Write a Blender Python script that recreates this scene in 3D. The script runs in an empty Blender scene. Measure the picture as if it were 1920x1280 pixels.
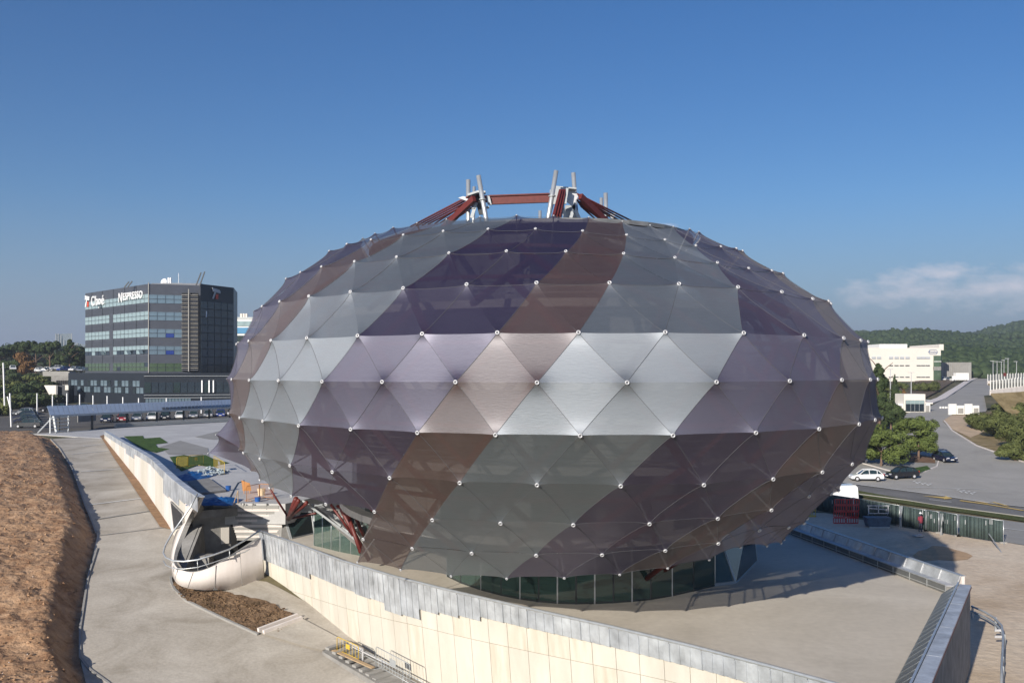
import bpy, math, random
import numpy as np
from mathutils import Vector, Matrix, noise

R = math.radians
SC = bpy.context.scene
COL = SC.collection

# ------------------------------------------------------------------ camera, sky, sun, exposure
F, CX, HY = 1866.0, 960.0, 696.0          # focal length in photo pixels, principal column, horizon row
cam_d = bpy.data.cameras.new('camera'); cam = bpy.data.objects.new('camera', cam_d); COL.objects.link(cam)
cam.location = (0, 0, 0); cam.rotation_euler = (R(90), 0, 0)
cam_d.sensor_width = 36.0; cam_d.lens = 36.0 * F / 1920.0
cam_d.shift_y = (HY - 640.0) / 1920.0
cam_d.clip_start = 0.5; cam_d.clip_end = 9000
SC.camera = cam
SUN_EL, SUN_AZ = R(21.2), R(29)           # the sun stands behind the camera, 30 degrees to its left
to_sun = Vector((-math.sin(SUN_AZ) * math.cos(SUN_EL), -math.cos(SUN_AZ) * math.cos(SUN_EL), math.sin(SUN_EL)))
sun_d = bpy.data.lights.new('sun', 'SUN'); sun_d.energy = 4.6; sun_d.angle = R(0.53); sun_d.color = (1.0, 0.93, 0.82)
sun = bpy.data.objects.new('sun', sun_d); COL.objects.link(sun)
sun.rotation_euler = to_sun.to_track_quat('Z', 'Y').to_euler(); sun.location = (-60, -100, 80)

world = bpy.data.worlds.new('World'); SC.world = world; world.use_nodes = True
wn, wl = world.node_tree.nodes, world.node_tree.links
wn.clear()
w_out = wn.new('ShaderNodeOutputWorld'); w_bg = wn.new('ShaderNodeBackground'); w_sky = wn.new('ShaderNodeTexSky')
w_sky.sky_type = 'NISHITA'; w_sky.sun_disc = False
w_sky.sun_elevation = SUN_EL; w_sky.sun_rotation = math.atan2(to_sun.x, to_sun.y)
w_sky.altitude = 150; w_sky.air_density = 1.0; w_sky.dust_density = 0.5; w_sky.ozone_density = 4.0
w_bg.inputs['Strength'].default_value = 0.088
# a bank of thin cumulus low on the right and a wisp above the roof
geo = wn.new('ShaderNodeTexCoord')
def wmath(op, a, b=None, clamp=False):
    n = wn.new('ShaderNodeMath'); n.operation = op; n.use_clamp = clamp
    for i, v in enumerate((a, b)):
        if v is None: continue
        if isinstance(v, (int, float)): n.inputs[i].default_value = v
        else: wl.new(v, n.inputs[i])
    return n.outputs[0]
sep = wn.new('ShaderNodeSeparateXYZ'); wl.new(geo.outputs['Generated'], sep.inputs[0])
az = wmath('DIVIDE', sep.outputs['X'], wmath('MAXIMUM', sep.outputs['Y'], 0.05))
el = wmath('DIVIDE', sep.outputs['Z'], wmath('MAXIMUM', sep.outputs['Y'], 0.05))
front = wmath('GREATER_THAN', sep.outputs['Y'], 0.05)
comb = wn.new('ShaderNodeCombineXYZ'); wl.new(az, comb.inputs[0]); wl.new(wmath('MULTIPLY', el, 2.2), comb.inputs[1])
nz = wn.new('ShaderNodeTexNoise'); nz.inputs['Scale'].default_value = 34; nz.inputs['Detail'].default_value = 7; nz.inputs['Roughness'].default_value = 0.6
wl.new(comb.outputs[0], nz.inputs['Vector'])
def blob(cx, cy, sx, sy):
    dx = wmath('DIVIDE', wmath('SUBTRACT', az, cx), sx); dy = wmath('DIVIDE', wmath('SUBTRACT', el, cy), sy)
    return wmath('SUBTRACT', 1.0, wmath('SQRT', wmath('ADD', wmath('MULTIPLY', dx, dx), wmath('MULTIPLY', dy, dy))))
def cpx(px, py): return (px - CX) / F, (HY - py) / F
cl = None
for (px, py, sx, sy) in ((1735, 540, 150, 36), (1650, 556, 110, 24), (1830, 545, 130, 36), (1770, 512, 90, 26), (1905, 540, 90, 50), (1700, 530, 80, 28), (1238, 424, 34, 9)):
    a_, e_ = cpx(px, py); b_ = blob(a_, e_, sx / F, sy / F)
    cl = b_ if cl is None else wmath('MAXIMUM', cl, b_)
mask = wmath('MULTIPLY', wmath('ADD', cl, wmath('MULTIPLY', wmath('SUBTRACT', nz.outputs['Fac'], 0.52), 2.3)), 0.85, True)
mask = wmath('MULTIPLY', wmath('MULTIPLY', mask, front), 0.85)
wmix = wn.new('ShaderNodeMix'); wmix.data_type = 'RGBA'
w_hsv = wn.new('ShaderNodeHueSaturation'); w_hsv.inputs['Saturation'].default_value = 1.25; w_hsv.inputs['Hue'].default_value = 0.508
wl.new(w_sky.outputs[0], w_hsv.inputs['Color'])
w_tint = wn.new('ShaderNodeMix'); w_tint.data_type = 'RGBA'; w_tint.blend_type = 'MULTIPLY'; w_tint.inputs['Factor'].default_value = 1.0
w_tint.inputs[7].default_value = (0.80, 0.82, 0.84, 1); wl.new(w_hsv.outputs[0], w_tint.inputs[6])
# a band of greyish lavender haze all round the horizon
w_hz = wn.new('ShaderNodeMix'); w_hz.data_type = 'RGBA'; w_hz.inputs[7].default_value = (1.75, 2.3, 3.75, 1)
hz = wmath('SUBTRACT', 1.0, wmath('DIVIDE', sep.outputs['Z'], 0.17), True)
wl.new(wmath('MULTIPLY', wmath('POWER', hz, 1.3), 0.92), w_hz.inputs['Factor']); wl.new(w_tint.outputs[2], w_hz.inputs[6])
wl.new(mask, wmix.inputs['Factor']); wl.new(w_hz.outputs[2], wmix.inputs[6]); wmix.inputs[7].default_value = (6.8, 6.8, 7.6, 1)
wl.new(wmix.outputs[2], w_bg.inputs['Color']); wl.new(w_bg.outputs[0], w_out.inputs['Surface'])
vs = SC.view_settings; vs.view_transform = 'Standard'; vs.look = 'None'; vs.gamma = 1; vs.use_curve_mapping = False; vs.exposure = 0.4
SC.render.engine = 'CYCLES'
SC.cycles.transparent_max_bounces = 16; SC.cycles.max_bounces = 6; SC.cycles.volume_bounces = 0
SC.cycles.use_denoising = True

rnd = random.Random(7)
def nth(i, n, side='left'):
    w = ['first', 'second', 'third', 'fourth', 'fifth', 'sixth', 'seventh', 'eighth', 'ninth', 'tenth', 'eleventh', 'twelfth', 'thirteenth', 'fourteenth', 'fifteenth', 'sixteenth']
    return 'leftmost' if i == 0 else ('rightmost' if i == n - 1 else w[i] + ' from the left')

# ------------------------------------------------------------------ materials
def mat(name, color, rough=0.7, metal=0.0, spec=0.5, var=0.12, scale=3.0, bump=0.0, bscale=40.0, color2=None, streak=None, alpha=None, trans=None, coat=0.0):
    m = bpy.data.materials.new(name); m.use_nodes = True
    N, L = m.node_tree.nodes, m.node_tree.links
    p = N['Principled BSDF']
    p.inputs['Roughness'].default_value = rough; p.inputs['Metallic'].default_value = metal
    p.inputs['Specular IOR Level'].default_value = spec; p.inputs['Coat Weight'].default_value = coat
    tc = N.new('ShaderNodeTexCoord'); mp = N.new('ShaderNodeMapping'); L.new(tc.outputs['Object'], mp.inputs[0])
    if streak: mp.inputs['Scale'].default_value = streak
    t = N.new('ShaderNodeTexNoise'); t.inputs['Scale'].default_value = scale; t.inputs['Detail'].default_value = 6; t.inputs['Roughness'].default_value = 0.62
    L.new(mp.outputs[0], t.inputs['Vector'])
    mr = N.new('ShaderNodeMapRange'); mr.inputs[1].default_value = 0.3; mr.inputs[2].default_value = 0.7; L.new(t.outputs['Fac'], mr.inputs[0])
    mx = N.new('ShaderNodeMix'); mx.data_type = 'RGBA'; L.new(mr.outputs[0], mx.inputs['Factor'])
    c2 = color2 if color2 else tuple(min(1, c * (1 + var)) for c in color)
    c1 = color if color2 else tuple(c * (1 - var) for c in color)
    mx.inputs[6].default_value = (*c1, 1); mx.inputs[7].default_value = (*c2, 1)
    L.new(mx.outputs[2], p.inputs['Base Color'])
    if bump:
        b = N.new('ShaderNodeBump'); b.inputs['Strength'].default_value = bump; b.inputs['Distance'].default_value = 0.05
        t2 = N.new('ShaderNodeTexNoise'); t2.inputs['Scale'].default_value = bscale; t2.inputs['Detail'].default_value = 5
        L.new(tc.outputs['Object'], t2.inputs['Vector']); L.new(t2.outputs['Fac'], b.inputs['Height']); L.new(b.outputs[0], p.inputs['Normal'])
    if trans:
        out = N['Material Output']; tr = N.new('ShaderNodeBsdfTransparent'); ms = N.new('ShaderNodeMixShader')
        ms.inputs[0].default_value = trans; L.new(p.outputs[0], ms.inputs[1]); L.new(tr.outputs[0], ms.inputs[2]); L.new(ms.outputs[0], out.inputs['Surface'])
        tr.inputs[0].default_value = (0.92, 0.95, 0.93, 1)
    return m

def ground_mat(name, stops, scale=0.25, rough=0.95, bump=0.35, bscale=3.0, fine=0.12, extra=None):
    """three tone ground: broad patches plus fine grain"""
    m = bpy.data.materials.new(name); m.use_nodes = True
    N, L = m.node_tree.nodes, m.node_tree.links
    p = N['Principled BSDF']; p.inputs['Roughness'].default_value = rough; p.inputs['Specular IOR Level'].default_value = 0.2
    tc = N.new('ShaderNodeTexCoord')
    t = N.new('ShaderNodeTexNoise'); t.inputs['Scale'].default_value = scale; t.inputs['Detail'].default_value = 8; t.inputs['Roughness'].default_value = 0.65; t.inputs['Distortion'].default_value = 0.6
    L.new(tc.outputs['Object'], t.inputs['Vector'])
    cr = N.new('ShaderNodeValToRGB'); cr.color_ramp.elements[0].position = 0.34; cr.color_ramp.elements[1].position = 0.66
    cr.color_ramp.elements[0].color = (*stops[0], 1); cr.color_ramp.elements[1].color = (*stops[-1], 1)
    if len(stops) == 3:
        e = cr.color_ramp.elements.new(0.5); e.color = (*stops[1], 1)
    L.new(t.outputs['Fac'], cr.inputs[0])
    t2 = N.new('ShaderNodeTexNoise'); t2.inputs['Scale'].default_value = scale * 30; t2.inputs['Detail'].default_value = 4
    L.new(tc.outputs['Object'], t2.inputs['Vector'])
    mr = N.new('ShaderNodeMapRange'); mr.inputs[1].default_value = 0.3; mr.inputs[2].default_value = 0.7; mr.inputs[3].default_value = 1 - fine; mr.inputs[4].default_value = 1 + fine
    L.new(t2.outputs['Fac'], mr.inputs[0])
    mu = N.new('ShaderNodeVectorMath'); mu.operation = 'SCALE'; L.new(cr.outputs[0], mu.inputs[0]); L.new(mr.outputs[0], mu.inputs['Scale'])
    L.new(mu.outputs[0], p.inputs['Base Color'])
    b = N.new('ShaderNodeBump'); b.inputs['Strength'].default_value = bump; b.inputs['Distance'].default_value = 0.25
    t3 = N.new('ShaderNodeTexNoise'); t3.inputs['Scale'].default_value = bscale; t3.inputs['Detail'].default_value = 8
    L.new(tc.outputs['Object'], t3.inputs['Vector']); L.new(t3.outputs['Fac'], b.inputs['Height']); L.new(b.outputs[0], p.inputs['Normal'])
    return m

def fabric_mat(name, color, see=0.22, gloss=0.42, rough=0.66, tint=(.60, .65, .70), aniso=0.42):
    """open coated weave: dark diffuse threads with a neutral silvery sheen stretched sideways, some light passing through the holes"""
    m = bpy.data.materials.new(name); m.use_nodes = True
    N, L = m.node_tree.nodes, m.node_tree.links
    N.remove(N['Principled BSDF']); out = N['Material Output']
    tc = N.new('ShaderNodeTexCoord')
    mp = N.new('ShaderNodeMapping'); mp.inputs['Scale'].default_value = (1, 1, 9); L.new(tc.outputs['Object'], mp.inputs[0])
    t = N.new('ShaderNodeTexNoise'); t.inputs['Scale'].default_value = 1.3; t.inputs['Detail'].default_value = 7; L.new(mp.outputs[0], t.inputs['Vector'])
    mx = N.new('ShaderNodeMix'); mx.data_type = 'RGBA'; L.new(t.outputs['Fac'], mx.inputs['Factor'])
    mx.inputs[6].default_value = (*[c * 0.78 for c in color], 1); mx.inputs[7].default_value = (*[c * 1.22 for c in color], 1)
    df = N.new('ShaderNodeBsdfDiffuse'); L.new(mx.outputs[2], df.inputs['Color'])
    t2 = N.new('ShaderNodeTexNoise'); t2.inputs['Scale'].default_value = 4.0; t2.inputs['Detail'].default_value = 8; L.new(mp.outputs[0], t2.inputs['Vector'])
    mr = N.new('ShaderNodeMapRange'); mr.inputs[3].default_value = see - 0.06; mr.inputs[4].default_value = see + 0.06; L.new(t2.outputs['Fac'], mr.inputs[0])
    ge = N.new('ShaderNodeNewGeometry'); cr = N.new('ShaderNodeVectorMath'); cr.operation = 'CROSS_PRODUCT'; cr.inputs[0].default_value = (0, 0, 1)
    L.new(ge.outputs['Normal'], cr.inputs[1])
    b = N.new('ShaderNodeBump'); b.inputs['Strength'].default_value = 0.10; b.inputs['Distance'].default_value = 0.03
    L.new(t2.outputs['Fac'], b.inputs['Height'])
    gl = N.new('ShaderNodeBsdfAnisotropic'); gl.inputs['Roughness'].default_value = rough; gl.inputs['Anisotropy'].default_value = aniso; gl.inputs['Rotation'].default_value = 0.25
    gl.inputs['Color'].default_value = (*tint, 1); L.new(cr.outputs[0], gl.inputs['Tangent']); L.new(b.outputs[0], gl.inputs['Normal'])
    m0 = N.new('ShaderNodeMixShader'); m0.inputs[0].default_value = gloss; L.new(df.outputs[0], m0.inputs[1]); L.new(gl.outputs[0], m0.inputs[2])
    tl = N.new('ShaderNodeBsdfTranslucent'); tl.inputs[0].default_value = (*color, 1)
    m1 = N.new('ShaderNodeMixShader'); m1.inputs[0].default_value = 0.10; L.new(m0.outputs[0], m1.inputs[1]); L.new(tl.outputs[0], m1.inputs[2])
    tr = N.new('ShaderNodeBsdfTransparent'); ms = N.new('ShaderNodeMixShader'); L.new(mr.outputs[0], ms.inputs[0])
    L.new(m1.outputs[0], ms.inputs[1]); L.new(tr.outputs[0], ms.inputs[2]); L.new(ms.outputs[0], out.inputs['Surface'])
    return m

M_GREY = fabric_mat('silver_fabric', (0.098, 0.110, 0.118), 0.18, 0.46, 0.62, (.60, .64, .70), .3)
M_PURP = fabric_mat('purple_fabric', (0.030, 0.019, 0.039), 0.22, 0.34, 0.54, (.56, .56, .68), .3)
M_BROWN = fabric_mat('brown_fabric', (0.088, 0.054, 0.045), 0.21, 0.32, 0.56, (.56, .56, .60), .3)
M_CAP = mat('cap_metal', (0.56, 0.56, 0.58), 0.4, 0.2)
M_CAPD = mat('cap_hole', (0.12, 0.12, 0.13), 0.6)
M_SEAM = mat('seam_cord', (0.12, 0.12, 0.13), 0.6, 0.1)
M_RED = mat('red_oxide_steel', (0.125, 0.022, 0.018), 0.5, 0.0, var=0.2, scale=6)
M_GSTEEL = mat('grey_painted_steel', (0.42, 0.44, 0.45), 0.45, 0.3, var=0.12)
M_PIPE = mat('galvanised_pipe', (0.55, 0.57, 0.58), 0.38, 0.6, var=0.12)
M_ALU = mat('aluminium_frame', (0.45, 0.46, 0.47), 0.4, 0.7)
M_DARK = mat('dark_paint', (0.03, 0.032, 0.035), 0.5)
M_SLAB = mat('floor_slab', (0.42, 0.40, 0.38), 0.8)
M_CORE = mat('inner_cladding', (0.20, 0.205, 0.21), 0.5, 0.2, var=0.3, scale=0.6)
M_GLASSD = mat('dark_glass', (0.02, 0.035, 0.035), 0.06, 0.0, 0.9, var=0.2)
M_GLASSG = mat('green_glass', (0.045, 0.085, 0.075), 0.05, 0.0, 0.9, trans=0.35)
M_GLASSC = mat('clear_green_glass', (0.10, 0.16, 0.14), 0.05, 0.0, 0.9, trans=0.6)
M_GALV = mat('galvanised_sheet', (0.56, 0.585, 0.61), 0.5, 0.45, var=0.32, scale=1.1, bump=0.15, bscale=14)
M_GALV2 = mat('galvanised_sheet_worn', (0.49, 0.515, 0.545), 0.5, 0.45, var=0.35, scale=0.9, bump=0.2, bscale=14)
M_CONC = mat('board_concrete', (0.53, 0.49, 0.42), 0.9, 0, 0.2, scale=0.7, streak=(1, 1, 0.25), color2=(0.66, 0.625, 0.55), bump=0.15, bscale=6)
M_CONC2 = mat('board_concrete_stained', (0.52, 0.465, 0.375), 0.9, 0, 0.2, scale=1.6, streak=(1.6, 1.6, 0.10), color2=(0.66, 0.62, 0.54), bump=0.15, bscale=6)
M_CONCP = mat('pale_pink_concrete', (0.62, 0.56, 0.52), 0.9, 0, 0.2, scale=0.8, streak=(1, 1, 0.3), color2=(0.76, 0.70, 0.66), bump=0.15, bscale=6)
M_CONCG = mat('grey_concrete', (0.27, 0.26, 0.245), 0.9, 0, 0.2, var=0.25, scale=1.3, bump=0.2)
M_PLAZA = ground_mat('plaza_concrete', ((0.52, 0.47, 0.395), (0.59, 0.535, 0.455), (0.65, 0.595, 0.51)), 0.11, 0.85, 0.05, 5, 0.05)
M_RAMP = ground_mat('ramp_concrete', ((0.31, 0.275, 0.225), (0.42, 0.38, 0.325), (0.50, 0.46, 0.40)), 0.22, 0.9, 0.08, 5, 0.08)
M_TERR = ground_mat('terrace_paving', ((0.44, 0.43, 0.42), (0.50, 0.49, 0.48), (0.56, 0.55, 0.53)), 0.3, 0.85, 0.05, 5, 0.04)
M_MOUND = ground_mat('red_earth', ((0.23, 0.125, 0.068), (0.37, 0.225, 0.13), (0.46, 0.30, 0.185)), 0.8, 1.0, 1.0, 2.2, 0.25)
M_BED = ground_mat('bark_earth', ((0.10, 0.065, 0.035), (0.19, 0.12, 0.07), (0.26, 0.17, 0.10)), 0.9, 1.0, 1.0, 5, 0.35)
M_YARD = ground_mat('sandy_yard', ((0.50, 0.385, 0.27), (0.62, 0.50, 0.375), (0.68, 0.57, 0.44)), 0.09, 1.0, 0.25, 2.5, 0.1)
M_LAND = ground_mat('open_land', ((0.06, 0.065, 0.035), (0.12, 0.11, 0.06), (0.20, 0.16, 0.10)), 0.03, 1.0, 0.3, 1, 0.2)
M_ASPH = ground_mat('asphalt', ((0.135, 0.132, 0.128), (0.165, 0.16, 0.155), (0.20, 0.195, 0.19)), 0.2, 0.9, 0.1, 20, 0.06)
M_ASPHL = ground_mat('pale_asphalt', ((0.31, 0.295, 0.275), (0.35, 0.335, 0.31), (0.39, 0.37, 0.345)), 0.12, 0.9, 0.1, 20, 0.05)
M_WALK = ground_mat('pavement_concrete', ((0.28, 0.27, 0.255), (0.34, 0.33, 0.31)), 0.4, 0.9, 0.1, 20, 0.06)
M_LOT = ground_mat('parking_asphalt', ((0.10, 0.095, 0.09), (0.15, 0.14, 0.13)), 0.2, 0.9, 0.1, 20, 0.06)
M_GRASS = ground_mat('grass_turf', ((0.035, 0.07, 0.015), (0.06, 0.115, 0.025), (0.08, 0.14, 0.03)), 1.0, 1.0, 0.6, 14, 0.3)
M_DRYG = ground_mat('dry_grass', ((0.16, 0.12, 0.055), (0.26, 0.20, 0.105), (0.33, 0.255, 0.14)), 0.4, 1.0, 0.6, 6, 0.25)
M_STRIPG = ground_mat('verge_grass', ((0.06, 0.075, 0.02), (0.11, 0.12, 0.04)), 1.0, 1.0, 0.6, 10, 0.3)
M_WHITE = mat('white_paint', (0.80, 0.79, 0.76), 0.6, var=0.04)
M_CREAM = mat('cream_render', (0.74, 0.69, 0.62), 0.8, var=0.03, scale=0.15)
M_ROADW = mat('road_paint_white', (0.62, 0.62, 0.60), 0.8, var=0.15)
M_ROADY = mat('road_paint_yellow', (0.62, 0.43, 0.13), 0.8, var=0.2)
M_TARP = mat('blue_tarp', (0.01, 0.09, 0.28), 0.4, var=0.4, scale=2, bump=0.6, bscale=3)
M_YEL = mat('yellow_steel', (0.62, 0.42, 0.05), 0.5)
M_ORA = mat('orange_plastic', (0.50, 0.22, 0.07), 0.5)
M_BLK = mat('black_rubber', (0.02, 0.02, 0.02), 0.8)
M_NET = mat('green_shade_net', (0.05, 0.075, 0.07), 0.8, var=0.3, scale=1.5, trans=0.08)
M_MESHF = mat('steel_mesh', (0.32, 0.33, 0.34), 0.5, 0.6, trans=0.45)
M_WOOD = mat('pale_timber', (0.42, 0.30, 0.18), 0.8)
M_BARK = mat('bark', (0.17, 0.11, 0.08), 0.95, var=0.3, scale=5, bump=0.5)
M_ROOFB = mat('blue_grey_roof', (0.40, 0.47, 0.57), 0.45, 0.35, var=0.08, scale=0.5)
M_SOLAR = mat('solar_panel', (0.06, 0.075, 0.10), 0.2, 0.2)
M_CLAD1 = mat('grey_cladding', (0.10, 0.108, 0.13), 0.45, 0.3, var=0.08, scale=0.5)
M_CLAD2 = mat('dark_curtain_wall', (0.022, 0.027, 0.036), 0.4, 0.1, var=0.1, scale=0.5)
M_WIN1 = mat('pale_window_glass', (0.42, 0.54, 0.55), 0.12, 0.35, 0.9, var=0.2, scale=0.4)
M_WIN2 = mat('blue_window_glass', (0.22, 0.30, 0.36), 0.1, 0.4, 0.9, var=0.25, scale=0.3)
M_WIN3 = mat('green_window_glass', (0.10, 0.15, 0.09), 0.1, 0.3, 0.9, var=0.3, scale=0.3)
M_WIN4 = mat('dark_window_glass', (0.035, 0.05, 0.065), 0.07, 0.3, 0.9, var=0.3, scale=0.3)
M_SIGN = mat('sign_white', (0.85, 0.85, 0.85), 0.5, var=0.02)
M_RSIGN = mat('sign_red', (0.65, 0.07, 0.03), 0.5, var=0.02)
M_LOGOG = mat('logo_grey', (0.45, 0.47, 0.50), 0.5, var=0.02)
M_LOGOB = mat('logo_blue', (0.25, 0.30, 0.42), 0.5, var=0.02)
M_PURPLEG = M_PURP

# ------------------------------------------------------------------ mesh helpers
class MB:
    def __init__(self): self.v = []; self.f = []; self.m = []; self.cur = 0
    def verts(self, vs): b = len(self.v); self.v += [tuple(x) for x in vs]; return b
    def face(self, idx): self.f.append(tuple(idx)); self.m.append(self.cur)
    def poly(self, vs): b = self.verts(vs); self.face(range(b, b + len(vs)))
    def box(self, c, s, rz=0.0, rot=None):
        cx, cy, cz = c; hx, hy, hz = s[0] / 2, s[1] / 2, s[2] / 2
        P = [Vector((sx * hx, sy * hy, sz * hz)) for sz in (-1, 1) for sy in (-1, 1) for sx in (-1, 1)]
        Mx = rot if rot is not None else Matrix.Rotation(rz, 3, 'Z')
        b = self.verts([Vector(c) + Mx @ p for p in P])
        for q in ((0, 2, 3, 1), (4, 5, 7, 6), (0, 1, 5, 4), (2, 6, 7, 3), (0, 4, 6, 2), (1, 3, 7, 5)): self.face([b + i for i in q])
    def bar(self, a, b_, w, h=None, up=(0, 0, 1)):
        a, b_ = Vector(a), Vector(b_); d = b_ - a
        if d.length < 1e-6: return
        h = w if h is None else h
        d.normalize(); u = Vector(up)
        if abs(d.dot(u)) > 0.98: u = Vector((0, 1, 0))
        s = d.cross(u).normalized(); t = s.cross(d).normalized()
        P = []
        for q in (a, b_):
            for (i, j) in ((-1, -1), (1, -1), (1, 1), (-1, 1)): P.append(q + s * (i * w / 2) + t * (j * h / 2))
        b = self.verts(P)
        for q in ((0, 3, 2, 1), (4, 5, 6, 7), (0, 1, 5, 4), (1, 2, 6, 5), (2, 3, 7, 6), (3, 0, 4, 7)): self.face([b + i for i in q])
    def tube(self, pts, r, n=8, closed=False, caps=True):
        pts = [Vector(p) for p in pts]; rings = []
        m = len(pts)
        for i, p in enumerate(pts):
            a = pts[i - 1] if (i > 0 or closed) else p; c = pts[(i + 1) % m] if (i < m - 1 or closed) else p
            d = (c - a).normalized(); u = Vector((0, 0, 1))
            if abs(d.dot(u)) > 0.95: u = Vector((0, 1, 0))
            s = d.cross(u).normalized(); t = s.cross(d)
            rr = r[i] if isinstance(r, (list, tuple)) else r
            rings.append(self.verts([p + (s * math.cos(2 * math.pi * k / n) + t * math.sin(2 * math.pi * k / n)) * rr for k in range(n)]))
        for i in range(m if closed else m - 1):
            A, B = rings[i], rings[(i + 1) % m]
            for k in range(n): self.face((A + k, A + (k + 1) % n, B + (k + 1) % n, B + k))
        if caps and not closed:
            self.face([rings[0] + k for k in reversed(range(n))]); self.face([rings[-1] + k for k in range(n)])
    def prism(self, poly, z0, z1):
        """poly: xy outline; z0, z1 numbers or lists"""
        n = len(poly)
        g = lambda z, i: z[i] if isinstance(z, (list, tuple)) else z
        a = self.verts([(p[0], p[1], g(z0, i)) for i, p in enumerate(poly)]); b = self.verts([(p[0], p[1], g(z1, i)) for i, p in enumerate(poly)])
        self.face([a + i for i in reversed(range(n))]); self.face([b + i for i in range(n)])
        for i in range(n): j = (i + 1) % n; self.face((a + i, a + j, b + j, b + i))
    def slab(self, quad, t):
        """four corners given a thickness t along their normal"""
        q = [Vector(p) for p in quad]; nrm = (q[1] - q[0]).cross(q[3] - q[0]).normalized() * t
        a = self.verts(q); b = self.verts([p + nrm for p in q]); n = len(q)
        self.face([a + i for i in reversed(range(n))]); self.face([b + i for i in range(n)])
        for i in range(n): j = (i + 1) % n; self.face((a + i, a + j, b + j, b + i))
    def build(self, name, mt, parent=None, smooth=False, base=None):
        o = mk(name, self.v, self.f, mt, parent, smooth, base)
        if isinstance(mt, (list, tuple)): o.data.polygons.foreach_set('material_index', self.m)
        return o

LOC = {}
def mk(name, v, f, mt, parent=None, smooth=False, base=None):
    """verts in world space; the object is placed at its parent's base (or its own base)"""
    V = np.array(v, dtype=float).reshape(-1, 3)
    org = np.array(base if base is not None else (LOC[parent.name] if parent is not None else (0, 0, 0)), dtype=float)
    me = bpy.data.meshes.new(name); me.from_pydata((V - org).tolist(), [], f if isinstance(f, list) else list(f))
    for q in (mt if isinstance(mt, (list, tuple)) else [mt]): me.materials.append(q)
    if smooth: me.polygons.foreach_set('use_smooth', [True] * len(me.polygons))
    me.update()
    o = bpy.data.objects.new(name, me); COL.objects.link(o)
    if parent is not None:
        o.parent = parent; o.location = org - np.array(LOC[parent.name]); LOC[o.name] = tuple(org)
    else:
        o.location = org; LOC[o.name] = tuple(org)
    return o
def tag(o, label=None, cat=None, group=None, kind=None):
    if label: o['label'] = label
    if cat: o['category'] = cat
    if group: o['group'] = group
    if kind: o['kind'] = kind
    return o
def empty(name, loc, label=None, cat=None, group=None, rz=0):
    o = bpy.data.objects.new(name, None); COL.objects.link(o); o.location = loc; o.rotation_euler.z = rz; o.empty_display_size = 0.5
    LOC[o.name] = tuple(loc)
    return tag(o, label, cat, group)
def inst(src, parent, loc, rot=None, name=None, scale=None, world=True):
    """a copy of a piece (sharing its mesh) under a parent"""
    c = src.copy(); COL.objects.link(c); c.name = name or src.name.split('.')[0]; c.parent = parent
    c.location = Vector(loc) - Vector(LOC[parent.name]) if (world and parent is not None) else loc
    if rot is not None: c.rotation_mode = 'QUATERNION' if len(rot) == 4 else 'XYZ'
    if rot is not None:
        if len(rot) == 4: c.rotation_quaternion = rot
        else: c.rotation_euler = rot
    if scale is not None: c.scale = scale
    LOC[c.name] = tuple(Vector(LOC[parent.name]) + c.location) if parent is not None else tuple(c.location)
    return c
def copy_tree(o, parent=None):
    c = o.copy(); COL.objects.link(c); c.parent = parent; LOC[c.name] = (0, 0, 0)
    for ch in o.children: copy_tree(ch, c)
    return c

def P(px, py, d): return Vector(((px - CX) / F * d, d, (HY - py) / F * d))
def at(px, py, z):
    d = z / ((HY - py) / F); return Vector(((px - CX) / F * d, d, z))

# ------------------------------------------------------------------ terrain
def lerp(x, xs, ys): return float(np.interp(x, xs, ys))
ZLx = [0, 49, 54, 62, 75, 94, 133, 150, 190, 205, 350, 700, 4000]; ZLy = [-17.9, -15.8, -14.8, -13.4, -11.7, -10.5, -9.1, -9.1, -9.0, -8.2, -0.5, 3, 3]
ZRx = [0, 112, 128, 143, 186, 215, 300, 400, 700, 4000]; ZRy = [-15, -15, -14.1, -13.1, -10.2, -8.75, -6.0, -4.05, 4, 6]
def sm(t): t = max(0.0, min(1.0, t)); return t * t * (3 - 2 * t)
def Z0(x, y):
    t = sm((x + 2.0) / 20.0) if y < 130 else sm((x + 10.0) / 60.0)
    return lerp(y, ZLx, ZLy) * (1 - t) + lerp(y, ZRx, ZRy) * t
RIDGE = ([0, 430, 520, 620, 700, 860, 960, 1060, 1320, 1420, 1900, 5000], [0, 0, .012, .020, .016, .027, .031, .027, .034, .033, .012, .004])
def hill(x, y):
    """wooded ridges on the right, one behind the other, and a low rise on the left"""
    h = 0.0
    if x > 0 and y > 430:
        b = x / y; side_ = sm((b - .20) / .12) * (1 - .6 * sm((b - .75) / .4))
        e = lerp(y, *RIDGE) + .0035 * math.sin(y * .011 + b * 9) * min(1, (y - 430) / 200) + .0022 * math.sin(b * 41 + y * .004)
        e += (.0075 * math.exp(-((b - .53) / .05) ** 2) - .0035 * math.exp(-((b - .455) / .02) ** 2) + .001) * sm((y - 800) / 500)
        h = max(0, e * y - Z0(x, y)) * side_ * sm((y - 430) / 60)
    if x < 0: h += 10 * math.exp(-((x + 390) / 120) ** 2 - ((y - 760) / 120) ** 2)
    return h
def Z(x, y): return Z0(x, y) + hill(x, y)
def ground(px, py, dz=0.0):
    """where the view ray through a photo pixel meets the terrain"""
    k = (HY - py) / F; kx = (px - CX) / F; lo = 20.0; d = 20.0
    while d < 3000:
        if k * d < Z(kx * d, d): break
        lo = d; d *= 1.02
    hi = d
    for _ in range(25):
        mid = (lo + hi) / 2
        if k * mid < Z(kx * mid, mid): hi = mid
        else: lo = mid
    return Vector((kx * hi, hi, Z(kx * hi, hi) + dz))

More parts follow.
